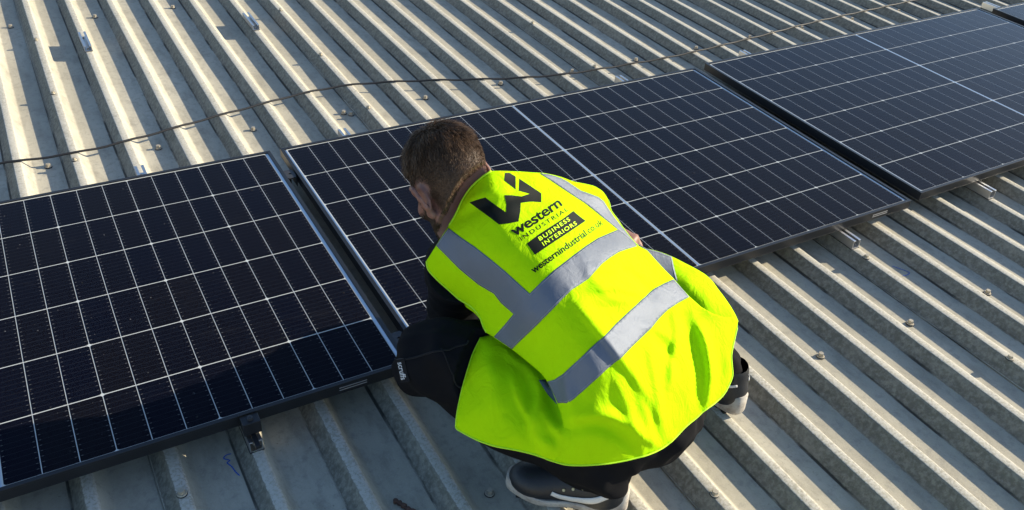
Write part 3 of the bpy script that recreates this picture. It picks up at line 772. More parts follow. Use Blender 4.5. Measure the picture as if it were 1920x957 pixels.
def tuck(o, gap=.009, slope=1.6):
    """keep what is worn under the vest under it: push any vertex that would come through back inside"""
    me = o.data; v = np.zeros(len(me.vertices) * 3); me.vertices.foreach_get('co', v); v = v.reshape(-1, 3)
    q_ = v - vO; ab = np.stack([q_ @ vA, q_ @ vB], 1); h = q_ @ vN
    for poly, fun, f0 in ((BACK_OUT, hb, hb0), (SIDE_L_OUT, hl_, hl0), (SIDE_R_OUT, hr_, hr0)):
        P_ = np.array(poly); lo, hi = P_.min(0) - .03, P_.max(0) + .03
        i = np.where((ab > lo).all(1) & (ab < hi).all(1))[0]
        if len(i) == 0: continue
        ins = inside(ab[i], poly); d = edge_dist(ab[i], poly)
        k = ins | (d < .020); i, ins, d = i[k], ins[k], d[k]
        k = h[i] > f0(ab[i]) - .05; i, ins, d = i[k], ins[k], d[k]
        if len(i) == 0: continue
        h[i] = np.minimum(h[i], fun(ab[i]) - gap + np.where(ins, 0, slope * d))
    v2 = vO + ab[:, :1] * vA + ab[:, 1:] * vB + h[:, None] * vN
    me.vertices.foreach_set('co', np.ascontiguousarray(v2, np.float32).ravel()); me.update()
# ================================================================== the worker
M['lime'] = None
def fabric(name, col, rough=0.8, weave=900.0, var=0.10, trans=0.0, sheen=0.0, bump=0.15, crease=0):
    t = NT(name); v = t.obj()
    n = t.noise(v, 30, 4); w = t.noise(v, weave, 2, 0.5)
    a = tuple(max(0, x * (1 - var)) for x in col); b = tuple(x * (1 + var) for x in col)
    t.l.new(t.mix(n, rgb(*a), rgb(*b)), t.b.inputs['Base Color'])
    t.b.inputs['Roughness'].default_value = rough
    t.b.inputs['Specular IOR Level'].default_value = 0.2
    t.b.inputs['Sheen Weight'].default_value = sheen
    if max(col) < .02: t.b.inputs['Specular IOR Level'].default_value = 0.1
    bp = t.bump(w, bump, 0.0006)
    if crease:
        c1 = t.noise(t.scale(v, (1.0, 1.0, 0.45)), 26, 5, 0.55, 1.2); c2 = t.noise(t.scale(v, (0.5, 1.0, 1.0)), 60, 4, 0.5, 0.8)
        b2 = t.new('ShaderNodeBump'); b2.inputs['Strength'].default_value = 0.55 * crease; b2.inputs['Distance'].default_value = 0.006
        t.set(b2.inputs['Height'], t.math('ADD', t.math('ABSOLUTE', t.math('SUBTRACT', c1, 0.5)), t.math('MULTIPLY', c2, 0.22)))
        t.l.new(b2.outputs[0], bp.inputs['Normal'])
    if trans:
        tl = t.new('ShaderNodeBsdfTranslucent'); tl.inputs[0].default_value = rgb(*col)
        mx = t.new('ShaderNodeMixShader'); mx.inputs[0].default_value = trans
        t.l.new(t.b.outputs[0], mx.inputs[1]); t.l.new(tl.outputs[0], mx.inputs[2])
        t.l.new(mx.outputs[0], t.out.inputs['Surface'])
    return t.m
M['lime'] = fabric('fluorescent_lime_polyester', (0.575, 0.95, 0.004), 0.85, 1100, 0.04, 0.25, 0, 0.15, 1.6)
M['lime'].node_tree.nodes['Principled BSDF'].inputs['Specular IOR Level'].default_value = 0.05
M['binding'] = fabric('lime_edge_binding', (0.50, 0.85, 0.03), 0.7, 900, 0.05)
M['tape'] = fabric('retroreflective_tape', (0.155, 0.175, 0.215), 0.62, 1500, 0.05, 0, 0, 0.1, 0.7)
M['tape'].node_tree.nodes['Principled BSDF'].inputs['Metallic'].default_value = 0.30
M['thread'] = fabric('grey_thread', (0.30, 0.33, 0.36), 0.8)
M['print'] = fabric('black_print', (0.010, 0.012, 0.010), 0.55, 900, 0.1)
M['print_lime'] = fabric('lime_print', (0.62, 1.0, 0.02), 0.65, 900, 0.03)
M['black_cloth'] = fabric('black_jacket_cloth', (0.0075, 0.0080, 0.0100), 0.88, 700, 0.25, 0, 0.0, 0.35)
M['trouser'] = fabric('black_work_trousers', (0.0075, 0.0075, 0.0090), 0.88, 600, 0.30, 0, 0.0, 0.45)
M['patch'] = fabric('black_knee_pocket', (0.012, 0.0115, 0.013), 0.8, 800, 0.3, 0, 0.1, 0.4)
M['white_label'] = fabric('white_label', (0.55, 0.55, 0.55), 0.7, 500)
M['shoe_black'] = plain('black_shoe_leather', (0.012, 0.013, 0.016), 0.5, 0, 0.3, 60, 0.25)
M['shoe_white'] = plain('grey_white_shoe_panel', (0.62, 0.61, 0.58), 0.55, 0, 0.15, 40, 0.15)
M['eyelet'] = plain('brass_eyelet', (0.45, 0.36, 0.20), 0.35, 0.9)

def sole_material():
    t = NT('scuffed_white_sole'); v = t.obj()
    n = t.noise(v, 28, 6, 0.65); n2 = t.noise(v, 110, 4, 0.6)
    col = t.mix(t.ramp(n, 0.35, 0.7), rgb(0.46, 0.42, 0.36), rgb(0.27, 0.22, 0.18))
    col = t.mix(t.math('MULTIPLY', t.ramp(n2, 0.58, 0.75), 0.6), col, rgb(0.20, 0.15, 0.12))
    t.l.new(col, t.b.inputs['Base Color']); t.b.inputs['Roughness'].default_value = 0.65
    t.bump(n2, 0.2, 0.001)
    return t.m
M['sole'] = sole_material()

def skin_material():
    t = NT('skin'); v = t.obj()
    at = t.new('ShaderNodeAttribute'); at.attribute_name = 'scalp'
    n = t.noise(v, 90, 4, 0.6); n2 = t.noise(v, 700, 2)
    col = t.mix(n, rgb(0.205, 0.098, 0.073), rgb(0.28, 0.138, 0.102))
    stub = t.mix(t.ramp(n2, 0.4, 0.6), rgb(0.035, 0.020, 0.012), rgb(0.075, 0.045, 0.028))
    col = t.mix(at.outputs['Fac'], col, stub)
    t.l.new(col, t.b.inputs['Base Color']); t.b.inputs['Roughness'].default_value = 0.5
    t.b.inputs['Specular IOR Level'].default_value = 0.35
    t.bump(n2, 0.1, 0.0006)
    return t.m
M['skin'] = skin_material()
def hair_material():
    t = NT('short_brown_hair'); v = t.obj()
    at = t.new('ShaderNodeAttribute'); at.attribute_name = 'tone'
    col = t.mix(at.outputs['Fac'], rgb(0.030, 0.018, 0.011), rgb(0.165, 0.098, 0.056))
    t.l.new(col, t.b.inputs['Base Color']); t.b.inputs['Roughness'].default_value = 0.5
    t.b.inputs['Specular IOR Level'].default_value = 0.22
    return t.m
M['hair'] = hair_material()

# ---- distance fields and a surface-net mesher
def smin(a, b, k):
    h = np.maximum(k - np.abs(a - b), 0.0) / k
    return np.minimum(a, b) - h * h * k * 0.25

def d_cone(P, a, b, ra, rb):
    a = np.array(a); b = np.array(b); ba = b - a
    t = np.clip(((P - a) @ ba) / (ba @ ba), 0, 1)
    return np.linalg.norm(P - a - t[..., None] * ba, axis=-1) - (ra + (rb - ra) * t)

def d_ell(P, c, r, R=None):
    q = P - np.array(c)
    if R is not None: q = q @ np.array(R).T
    r = np.array(r)
    k0 = np.linalg.norm(q / r, axis=-1); k1 = np.linalg.norm(q / (r * r), axis=-1)
    return k0 * (k0 - 1.0) / np.maximum(k1, 1e-9)

class Field:
    def __init__(s, lo, hi, h):
        s.lo = np.array(lo, float); s.h = h
        s.n = np.ceil((np.array(hi) - s.lo) / h).astype(int) + 1
        s.F = np.full(s.n, 0.25, np.float64)
    def sub(s, lo, hi):
        i0 = np.maximum(np.floor((np.array(lo) - s.lo) / s.h).astype(int), 0)
        i1 = np.minimum(np.ceil((np.array(hi) - s.lo) / s.h).astype(int) + 1, s.n)
        i1 = np.maximum(i1, i0)
        sl = tuple(slice(a, b) for a, b in zip(i0, i1))
        ax = [s.lo[k] + s.h * np.arange(i0[k], i1[k]) for k in range(3)]
        return sl, np.stack(np.meshgrid(*ax, indexing='ij'), -1)
    def op(s, fn, lo, hi, k=0.02, mode='add'):
        sl, P = s.sub(lo, hi)
        if 0 in P.shape: return
        d = fn(P)
        if mode == 'add': s.F[sl] = smin(s.F[sl], d, k)
        elif mode == 'cut': s.F[sl] = -smin(-s.F[sl], d, k)
        elif mode == 'disp': s.F[sl] = s.F[sl] + d
    def cone(s, a, b, ra, rb, k=0.03, mode='add'):
        m = max(ra, rb) + k + 0.06
        lo = np.minimum(a, b) - m; hi = np.maximum(a, b) + m
        s.op(lambda P: d_cone(P, a, b, ra, rb), lo, hi, k, mode)
    def chain(s, pts, rs, k=0.03):
        for a, b, ra, rb in zip(pts[:-1], pts[1:], rs[:-1], rs[1:]): s.cone(a, b, ra, rb, k)
    def ell(s, c, r, R=None, k=0.03, mode='add'):
        m = max(r) + k + 0.06
        s.op(lambda P: d_ell(P, c, r, R), np.array(c) - m, np.array(c) + m, k, mode)
    def mesh(s):
        F = s.F; neg = F < 0
        c = neg[:-1, :-1, :-1].astype(np.int8)
        tot = np.zeros_like(c)
        for dx in (0, 1):
            for dy in (0, 1):
                for dz in (0, 1):
                    tot += neg[dx:neg.shape[0] - 1 + dx, dy:neg.shape[1] - 1 + dy, dz:neg.shape[2] - 1 + dz]
        act = (tot > 0) & (tot < 8)
        idx = np.argwhere(act)
        ids = -np.ones(act.shape, np.int64); ids[act] = np.arange(len(idx))
        acc = np.zeros((len(idx), 3)); cnt = np.zeros(len(idx))
        cor = [np.array((a, b, c_)) for a in (0, 1) for b in (0, 1) for c_ in (0, 1)]
        for a in cor:
            for ax in range(3):
                if a[ax]: continue
                b = a.copy(); b[ax] = 1
                fa = F[tuple((idx + a).T)]; fb = F[tuple((idx + b).T)]
                m_ = (fa < 0) != (fb < 0)
                t = np.where(m_, fa / np.where(m_, fa - fb, 1), 0)
                p = a + t[:, None] * (b - a)
                acc += p * m_[:, None]; cnt += m_
        V = s.lo + s.h * (idx + acc / cnt[:, None])
        faces = []
        for ax in range(3):
            o1, o2 = [(1, 2), (2, 0), (0, 1)][ax]
            sl0 = [slice(1, -1)] * 3; sl0[ax] = slice(0, -1)
            f0 = neg[tuple(slice(1, -1) if k != ax else slice(0, -1) for k in range(3))]
            f1 = neg[tuple(slice(1, -1) if k != ax else slice(1, None) for k in range(3))]
            e = np.argwhere(f0 != f1)
            sgn = f0[tuple(e.T)]
            base = e.copy()
            for k in range(3):
                if k != ax: base[:, k] += 1
            q = []
            for d1, d2 in ((-1, -1), (0, -1), (0, 0), (-1, 0)):
                z = base.copy(); z[:, o1] += d1; z[:, o2] += d2
                q.append(ids[tuple(z.T)])
            q = np.stack(q, 1)
            q[~sgn] = q[~sgn][:, ::-1]
            faces.append(q)
        Fc = np.concatenate(faces)
        Fc = Fc[(Fc >= 0).all(1)]
        return V, Fc

def np_mesh(name, V, F, mat, parent, smooth=True):
    me = bpy.data.meshes.new(name)
    me.vertices.add(len(V)); me.vertices.foreach_set('co', np.ascontiguousarray(V, np.float32).ravel())
    k = F.shape[1]
    me.loops.add(F.size); me.loops.foreach_set('vertex_index', np.ascontiguousarray(F, np.int32).ravel())
    me.polygons.add(len(F)); me.polygons.foreach_set('loop_start', np.arange(0, F.size, k, dtype=np.int32))
    me.update(calc_edges=True); me.validate()
    me.materials.append(mat)
    me.polygons.foreach_set('use_smooth', [smooth] * len(me.polygons))
    o = bpy.data.objects.new(name, me); C.objects.link(o)
    if parent is not None: o.parent = parent
    return o

BASE = (-0.55, -0.98, CREST)
person = empty('person', BASE)
tag(person, 'worker in a lime vest and black trousers crouching with his back to us', 'person')
def adopt(o, parent=person):
    """keep world-space vertices under a parent that is not at the origin"""
    o.parent = parent
    if parent is person: o.matrix_parent_inverse = Matrix.Translation(Vector(BASE)).inverted()
    return o

# joints
hipL, hipR = (-.665, -1.000, .135), (-.500, -1.000, .115)
butL, butR = (-.690, -1.035, .128), (-.578, -1.048, .112)
kneeL, kneeR = (-.950, -.805, .222), (-.405, -.640, .195)
ankL, ankR = (-.700, -1.078, .036), (-.262, -.962, .034)
neck, chest, waist = (-.800, -.672, .462), (-.735, -.800, .385), (-.640, -.930, .235)
shL, shR = (-.862, -.712, .360), (-.555, -.715, .390)
elL, elR = (-.820, -.610, .160), (-.460, -.545, .225)
wrL, wrR = (-.815, -.545, .070), (-.418, -.606, .280)
HC = np.array(HEAD_C)
HF = np.array(HEAD_F); HF /= np.linalg.norm(HF)
HU = np.array(HEAD_U); HU -= HF * (HU @ HF); HU /= np.linalg.norm(HU)
HL = np.cross(HU, HF)
def hp(f, l, u): return tuple(HC + HF * f + HL * l + HU * u)
HR = np.stack([HF, HL, HU])

# ---- body: one continuous figure
B_ = Field((-1.08, -1.22, -.08), (-.12, -.36, .72), .0042)
B_.chain([neck, chest, waist, tuple((np.array(hipL) + hipR) / 2)], [.062, .120, .118, .115], .05)
B_.cone(shL, shR, .055, .055, .05)
B_.chain([shL, elL, wrL], [.050, .038, .026], .03)
B_.chain([shR, elR, wrR], [.050, .038, .027], .03)
B_.chain([hipL, kneeL, ankL], [.085, .056, .038], .04)
B_.chain([hipR, kneeR, ankR], [.085, .056, .038], .04)
for an, lo_, d in ((ankL, (-.662, -1.130), (-.75, .66, 0)), (ankR, (-.245, -1.022), (-.10, .99, 0))):
    an = np.array(an); d = np.array(d); lo_ = np.array((*lo_, CREST))
    B_.cone(tuple(an), tuple(lo_ + d * .060 + (0, 0, .058)), .036, .030, .02)
    B_.chain([tuple(lo_ + d * .045 + (0, 0, .046)), tuple(lo_ + d * .120 + (0, 0, .044)), tuple(lo_ + d * .205 + (0, 0, .038))], [.026, .027, .024], .02)
# neck and head
B_.cone(neck, hp(-.028, 0, -.055), .060, .056, .04)
B_.ell(hp(-.010, 0, .024), (.093, .073, .086), HR, .02)          # cranium
B_.ell(hp(.027, 0, -.030), (.058, .058, .075), HR, .03)           # face block
B_.cone(hp(.010, .050, -.075), hp(.072, .014, -.108), .018, .016, .03)  # jaw
B_.cone(hp(.010, -.050, -.075), hp(.072, -.014, -.108), .018, .016, .03)
B_.ell(hp(.070, 0, -.105), (.020, .022, .018), HR, .02)            # chin
B_.cone(hp(.084, 0, .002), hp(.101, 0, -.034), .007, .0105, .014)   # nose
B_.cone(hp(.078, .038, .016), hp(.084, .008, .014), .009, .009, .016)  # brows
B_.cone(hp(.078, -.038, .016), hp(.084, -.008, .014), .009, .009, .016)
B_.ell(hp(.074, .034, -.030), (.018, .020, .016), HR, .02); B_.ell(hp(.074, -.034, -.030), (.018, .020, .016), HR, .02)
B_.ell(hp(.086, .030, -.002), (.011, .016, .009), HR, .01, 'cut'); B_.ell(hp(.086, -.030, -.002), (.011, .016, .009), HR, .01, 'cut')
B_.ell(hp(.078, .030, -.002), (.011, .011, .011), HR, .004); B_.ell(hp(.078, -.030, -.002), (.011, .011, .011), HR, .004)
B_.cone(hp(.089, .018, -.062), hp(.093, -.018, -.062), .006, .006, .008); B_.cone(hp(.088, .016, -.072), hp(.091, -.016, -.072), .006, .006, .008)
for s in (1, -1):                                                  # ears: rim, lobe, hollow
    e = lambda f, l, u: hp(f * .92 - .004, s * ((.068 if s > 0 else .062) + l * (1 if s > 0 else .6)), u * .92 - .022)
    rim = [e(.014, .006, .008), e(.012, .014, .028), e(-.004, .023, .037), e(-.020, .029, .030), e(-.027, .029, .008), e(-.020, .021, -.014), e(-.005, .010, -.030)]
    B_.ell(e(-.006, .008, .006), (.017, .0065, .028), HR, .010)
    for a, b in zip(rim[:-1], rim[1:]): B_.cone(a, b, .0048, .0048, .004)
    B_.cone(e(.002, .006, -.028), e(-.001, .006, -.034), .0085, .0075, .006)
    B_.ell(e(-.008, .022, .010), (.013, .010, .020), HR, .003, 'cut')
    B_.cone(e(.012, .008, -.004), e(.010, .008, -.012), .005, .004, .005)
def hand(wr, palm, fdir, across, nrm, curl, thumb_side, spread=.0195):
    wr, palm, fdir, across, nrm = (np.array(x, float) for x in (wr, palm, fdir, across, nrm))
    fdir /= np.linalg.norm(fdir); across -= fdir * (across @ fdir); across /= np.linalg.norm(across)
    nrm = np.cross(fdir, across) * np.sign(np.dot(np.cross(fdir, across), nrm))
    for t in (-1.2, -.4, .4, 1.2):
        B_.cone(tuple(wr * .6 + palm * .4 + across * t * .014), tuple(palm + fdir * .040 + across * t * spread * .95), .014, .0115, .012)
    for i, (t, L) in enumerate(zip((-1.5, -.5, .5, 1.5), (.068, .076, .070, .055))):
        p0 = palm + fdir * (.045 if i in (1, 2) else .038) + across * t * spread
        dirs = [fdir]
        for c_ in curl: dirs.append(dirs[-1] * math.cos(c_) - nrm * math.sin(c_))
        p = p0; seg = (L * .42, L * .32, L * .26); r = (.0098, .0090, .0082, .0070)
        for k in range(3):
            q = p + dirs[k + 1] * seg[k]
            B_.cone(tuple(p), tuple(q), r[k], r[k + 1], .004); p = q
    b0 = palm - fdir * .018 + across * thumb_side * .026
    b1 = b0 + (across * thumb_side * .75 + fdir * .55 - nrm * .25) * .040
    b2 = b1 + (across * thumb_side * .25 + fdir * .85 - nrm * .35) * .030
    B_.cone(tuple(b0), tuple(b1), .0145, .0108, .010); B_.cone(tuple(b1), tuple(b2), .0105, .0082, .005)
# right hand laid over the right knee, left hand working in the gap
hand(wrR, (-.404, -.650, .280), (.25, -.75, -.10), (.95, .30, .0), (.0, .1, 1), (.75, .9, .6), -1)
hand(wrL, (-.822, -.535, .030), (.10, .65, -.75), (.95, .25, 0), (0, .2, 1), (.25, .45, .4), 1)
bv, bf = B_.mesh()
body = adopt(np_mesh('body', bv, bf, M['skin'], None))
tuck(body, .013, 0.6)
_c = np.zeros(len(bv) * 3); body.data.vertices.foreach_get('co', _c); bv_free = bv; bv = _c.reshape(-1, 3)
tucked = np.linalg.norm(bv - bv_free, axis=1) > .0005
hl = (bv - HC) @ HR.T
def scalp_mask(p):
    f, l, u = p[:, 0], p[:, 1], p[:, 2]
    line = .018 + np.clip(-.010 - f, -1, 0) * 0
    top = np.clip((u - (.035 + np.clip(f - .02, 0, 1) * .45)) / .012, 0, 1) * np.clip((.078 - f) / .010, 0, 1)
    back = np.clip((-.012 - f + np.clip(u + .01, 0, .05) * .8) / .010, 0, 1) * np.clip((u + .106) / .055, 0, 1)
    burn = np.clip((.034 - f) / .008, 0, 1) * np.clip((u + .010) / .010, 0, 1) * np.clip((np.abs(l) - .052) / .006, 0, 1)
    head = np.clip((.145 - np.linalg.norm(p, axis=1)) / .006, 0, 1)
    ear = np.clip((np.abs(l) - .0655) / .003, 0, 1) * np.clip((1.45 - np.sqrt(((f + .006) / .027) ** 2 + ((u + .022) / .040) ** 2)) / .45, 0, 1)
    return np.maximum(np.maximum(top, back), burn) * head * (1 - ear)
def beard_mask(p):
    f, l, u = p[:, 0], p[:, 1], p[:, 2]
    side = np.clip((f - .012) / .008, 0, 1) * np.clip((-.030 - u + (f < .034) * .045) / .012, 0, 1) * np.clip((np.abs(l) - .030) / .010, 0, 1)
    low = np.clip((-.052 - u) / .012, 0, 1) * np.clip((f + .004) / .012, 0, 1)
    mo = np.clip((f - .080) / .006, 0, 1) * np.clip((.012 - np.abs(u + .052)) / .005, 0, 1)
    head = np.clip((.16 - np.linalg.norm(p, axis=1)) / .006, 0, 1) * np.clip((u + .150) / .01, 0, 1)
    return np.maximum(np.maximum(side, low), mo) * head
sm, bm_ = scalp_mask(hl), beard_mask(hl)
sm = np.where(tucked, 0, sm); bm_ = np.where(tucked, 0, bm_)
att = body.data.attributes.new('scalp', 'FLOAT', 'POINT')
att.data.foreach_set('value', np.maximum(sm * .92, bm_ * .85).astype(np.float32))

# ---- hair: thousands of short strands combed away from the crown whorl
def strands(name, mask, count, lfun, flow, width, seed, tone=1.0):
    g = np.random.default_rng(seed)
    me = body.data
    nrm = np.zeros(len(bv) * 3, np.float32); me.vertices.foreach_get('normal', nrm); nrm = nrm.reshape(-1, 3)
    q = bf
    w = mask[q].mean(1)
    tri = np.linalg.norm(np.cross(bv[q[:, 1]] - bv[q[:, 0]], bv[q[:, 3]] - bv[q[:, 0]]), axis=1)
    pr = tri * (w > .08) * w ** 1.3; pr /= pr.sum()
    pick = g.choice(len(q), count, p=pr)
    uv = g.random((count, 2))
    a, b, c, d = (bv[q[pick, k]] for k in range(4))
    P = (a * (1 - uv[:, :1]) + b * uv[:, :1]) * (1 - uv[:, 1:]) + (d * (1 - uv[:, :1]) + c * uv[:, :1]) * uv[:, 1:]
    Nn = nrm[q[pick]].mean(1).astype(float); Nn /= np.linalg.norm(Nn, axis=1)[:, None] + 1e-9
    loc = (P - HC) @ HR.T
    L = lfun(loc) * g.uniform(.7, 1.25, count)
    sw = np.stack([np.sin(55 * loc[:, 1] + 30 * loc[:, 2]), np.sin(60 * loc[:, 0] + 20), np.sin(50 * loc[:, 1] - 40 * loc[:, 0])], 1) * .35
    T = (flow(loc) + sw) @ HR + g.normal(0, .20, (count, 3))
    T -= Nn * (T * Nn).sum(1)[:, None]; T /= np.linalg.norm(T, axis=1)[:, None] + 1e-9
    side = np.cross(T, Nn) ; side += g.normal(0, .5, (count, 3)); side /= np.linalg.norm(side, axis=1)[:, None]
    rise = g.uniform(.35, .75, count)[:, None]
    p0 = P - Nn * .001
    p1 = P + (Nn * rise + T * .8) * (L * .5)[:, None]
    p2 = p1 + (Nn * rise * .25 + T * 1.0) * (L * .5)[:, None]
    wd = (width * g.uniform(.7, 1.3, count))[:, None]
    V = np.stack([p0 - side * wd, p0 + side * wd, p1 - side * wd * .75, p1 + side * wd * .75, p2], 1).reshape(-1, 3)
    o5 = np.arange(count)[:, None] * 5
    F = np.concatenate([o5 + [0, 1, 3], o5 + [0, 3, 2], o5 + [2, 3, 4]])
    o = np_mesh(name, V, F, M['hair'], None, False)
    tn = g.beta(2, 2.5, count) * tone
    at = o.data.attributes.new('tone', 'FLOAT', 'POINT'); at.data.foreach_set('value', np.repeat(tn, 5).astype(np.float32))
    return adopt(o)
def hair_flow(p):
    wh = np.array((-.045, .012, .100))
    d = p - wh; d[:, 2] -= .03
    return d / (np.linalg.norm(d, axis=1)[:, None] + 1e-6)
def hair_len(p):
    u = p[:, 2]; f = p[:, 0]
    l = p[:, 1]
    tuft = .75 + .5 * np.abs(np.sin(90 * f + 60 * l + 2 * np.sin(70 * l)) * np.sin(75 * l - 50 * u))
    return .0028 + .0230 * np.clip((u + .02) / .10, 0, 1) ** 1.8 * tuft
strands('hair', sm, 34000, hair_len, hair_flow, .00042, 21)
strands('beard', bm_, 14000, lambda p: np.full(len(p), .008), lambda p: np.tile((.3, 0, -1.0), (len(p), 1)), .0004, 22, .45)

# ---- jacket under the vest (torso and sleeves)
J_ = Field((-1.02, -1.16, -.02), (-.32, -.42, .60), .0055)
J_.chain([tuple(np.array(neck) - (0, .01, .035)), chest, waist, tuple((np.array(hipL) + hipR) / 2 + (0, .02, .02))], [.062, .128, .130, .115], .05)
J_.cone(shL, shR, .062, .060, .05)
J_.chain([shL, elL, tuple(np.array(wrL) * .9 + np.array(elL) * .1)], [.066, .053, .041], .03)
J_.chain([shR, elR, tuple(np.array(wrR) * .88 + np.array(elR) * .12)], [.062, .052, .040], .03)
def crumple(P, s=1.0, ph=0.0):
    x, y, z = P[..., 0], P[..., 1], P[..., 2]
    return s * (.0022 * np.sin(38 * x + 55 * z + 3 * np.sin(20 * y + ph)) + .0016 * np.sin(70 * z - 45 * y + 2.5 * np.sin(31 * x + ph)) + .001 * np.sin(120 * y + 90 * x + ph))
J_.op(lambda P: crumple(P, 1.0, .4), (-1.1, -1.2, -.1), (0, -.3, .7), mode='disp')
jv, jf = J_.mesh()
jacket = adopt(np_mesh('jacket', jv, jf, M['black_cloth'], None))
tuck(jacket, .009)

# ---- trousers
T_ = Field((-1.10, -1.26, -.08), (-.12, -.46, .36), .0052)
T_.cone(butL, butR, .112, .113, .05)
T_.ell((-.62, -1.00, .17), (.155, .12, .11), None, .05)
T_.chain([hipL, tuple(np.array(hipL) * .4 + np.array(kneeL) * .6 + (0, 0, .012)), kneeL], [.108, .090, .074], .05)
T_.chain([hipR, tuple(np.array(hipR) * .4 + np.array(kneeR) * .6 + (0, 0, .012)), kneeR], [.105, .084, .066], .05)
T_.chain([kneeL, tuple(np.array(kneeL) * .55 + np.array(ankL) * .45 + (.0, -.008, -.015)), tuple(np.array(ankL) + (.000, -.004, -.002))], [.072, .074, .064], .04)
T_.chain([kneeR, tuple(np.array(kneeR) * .55 + np.array(ankR) * .45), tuple(np.array(ankR) + (-.004, .004, .006))], [.062, .057, .047], .04)
T_.ell(tuple(np.array(kneeL) + (-.030, .012, -.022)), (.058, .058, .064), None, .03)     # padded knee
T_.op(lambda P: crumple(P, 1.7, 1.2) + .0022 * np.sin(95 * P[..., 2] + 40 * P[..., 0]) * np.clip((.10 - P[..., 2]) / .1, 0, 1), (-1.2, -1.3, -.2), (0, -.3, .5), mode='disp')
tv, tf = T_.mesh()
trousers = adopt(np_mesh('trousers', tv, tf, M['trouser'], None))
tuck(trousers, .009)
_c = np.zeros(len(tv) * 3); trousers.data.vertices.foreach_get('co', _c); tv = _c.reshape(-1, 3)

# ---- shoes
def d_upper(P):
    d = d_ell(P, (.052, 0, .052), (.054, .039, .052))
    d = smin(d, d_ell(P, (.130, 0, .048), (.092, .043, .046)), .03)
    d = smin(d, d_ell(P, (.222, .002, .038), (.070, .048, .038)), .03)
    d = smin(d, d_cone(P, np.array((.060, 0, .060)), np.array((.055, 0, .112)), .044, .043), .03)
    return d
def shoe(loc, ang, mirror, label):
    root = empty('shoe', (0, 0, 0))
    adopt(root)
    mw = Matrix.Translation(Vector(loc)) @ Matrix.Rotation(ang, 4, 'Z') @ Matrix.Diagonal((.87, .93, .93, 1))
    root.matrix_parent_inverse = Matrix.Identity(4)
    root.matrix_basis = Matrix.Translation(Vector(BASE)).inverted() @ mw
    root['label'] = label
    U = Field((-.02, -.07, .012), (.31, .07, .13), .0045)
    U.op(d_upper, (-.1, -.1, -.1), (.4, .2, .3), .002)
    U.op(lambda P: (.018 - P[..., 2]), (-.1, -.1, -.1), (.4, .2, .3), .004, 'cut') if False else None
    uv_, uf = U.mesh()
    np_mesh('upper', uv_, uf, M['shoe_black'], root)
    # sole: outline swept from the tread to a foxing line that climbs at heel and toe
    n = 56; V = []
    def outline(t):
        x = .145 - .152 * math.cos(t); s = math.sin(t)
        w = .041 + .010 * math.exp(-((x - .215) / .06) ** 2) - .007 * math.exp(-((x - .13) / .045) ** 2)
        return x, w * math.copysign(abs(s) ** .62, s)
    rows = [(0.000, .94), (.003, 1.0), (.012, 1.03), (.024, 1.02), (1.0, 1.0), (1.0, .90)]
    for h_, k in rows:
        for i in range(n):
            t = 2 * math.pi * i / n
            x, y = outline(t)
            topz = .023 + .040 * math.exp(-((x + .01) / .050) ** 2) + .014 * math.exp(-((x - .30) / .05) ** 2)
            z = topz if h_ == 1.0 else h_
            V.append((.145 + (x - .145) * (1 + (k - 1) * .5), y * k, z + .004 * math.exp(-((x - .30) / .06) ** 2)))
    F = [(r * n + i, r * n + (i + 1) % n, (r + 1) * n + (i + 1) % n, (r + 1) * n + i) for r in range(len(rows) - 1) for i in range(n)]
    F.append(tuple(reversed(range(n))))
    mesh_obj('sole', V, F, M['sole'], root, True)
    # tread bars
    b = MB()
    for i in range(9): b.box(.02 + i * .029, .034 + i * .029, -.033, .033, -.0035, .001)
    b.build('tread', M['shoe_black'], root)
    def hug(x, z, side, off=.0016):
        y = .09
        for _ in range(60):
            d = float(d_upper(np.array([[x, y * side, z]]))[0])
            if d < off: break
            y -= max(d - off * .5, .0004)
            if y < 0: return None
        return (x, y * side, z)
    def band(name, cl, w, mat):
        for side in (1, -1):
            P = spline(cl, 6); V = []; F = []
            for i, p in enumerate(P):
                t = P[min(i + 1, len(P) - 1)] - P[max(i - 1, 0)]; t /= np.linalg.norm(t); nn = np.array((-t[1], t[0]))
                ww = w * (0.55 + 0.45 * math.sin(math.pi * (i + 1) / (len(P) + 1)))
                for o_ in (-1, -.33, .33, 1):
                    c_ = p + nn * ww * o_
                    h_ = hug(c_[0], c_[1], side)
                    V.append(h_ if h_ else (c_[0], .0, c_[1]))
            for i in range(len(P) - 1):
                for k in range(3): F.append((4 * i + k, 4 * i + k + 1, 4 * i + 5 + k, 4 * i + 4 + k))
            o = mesh_obj(name, V, F, mat, root, True)
            so = o.modifiers.new('thick', 'SOLIDIFY'); so.thickness = .0014; so.offset = 1 if side > 0 else -1
    band('side_stripe', [(.028, .086), (.050, .078), (.078, .060), (.110, .046), (.150, .044), (.178, .052)], .0085, M['shoe_white'])
    band('heel_stripe', [(.012, .098), (.028, .094), (.044, .094), (.056, .100)], .0045, M['shoe_white'])
    for side in (1, -1):
        for x, z in ((.105, .078), (.128, .071), (.150, .064)):
            h_ = hug(x, z, side, .0005)
            if h_: MB().cyl(0, 0, -.001, .0022, .0044, .0034, 12).build('eyelet', M['eyelet'], root).matrix_basis = Matrix.Translation(Vector(h_)) @ Matrix.Rotation(-side * 1.0, 4, 'X')
    return root
shoe((-.662, -1.130, CREST + .0045), math.atan2(.66, -.75), False, 'left black trainer with scuffed white sole, at the bottom edge')
shoe((-.245, -1.022, CREST + .0045), math.atan2(.99, -.10), True, 'right black trainer, only its white heel and stripes showing beyond the vest')

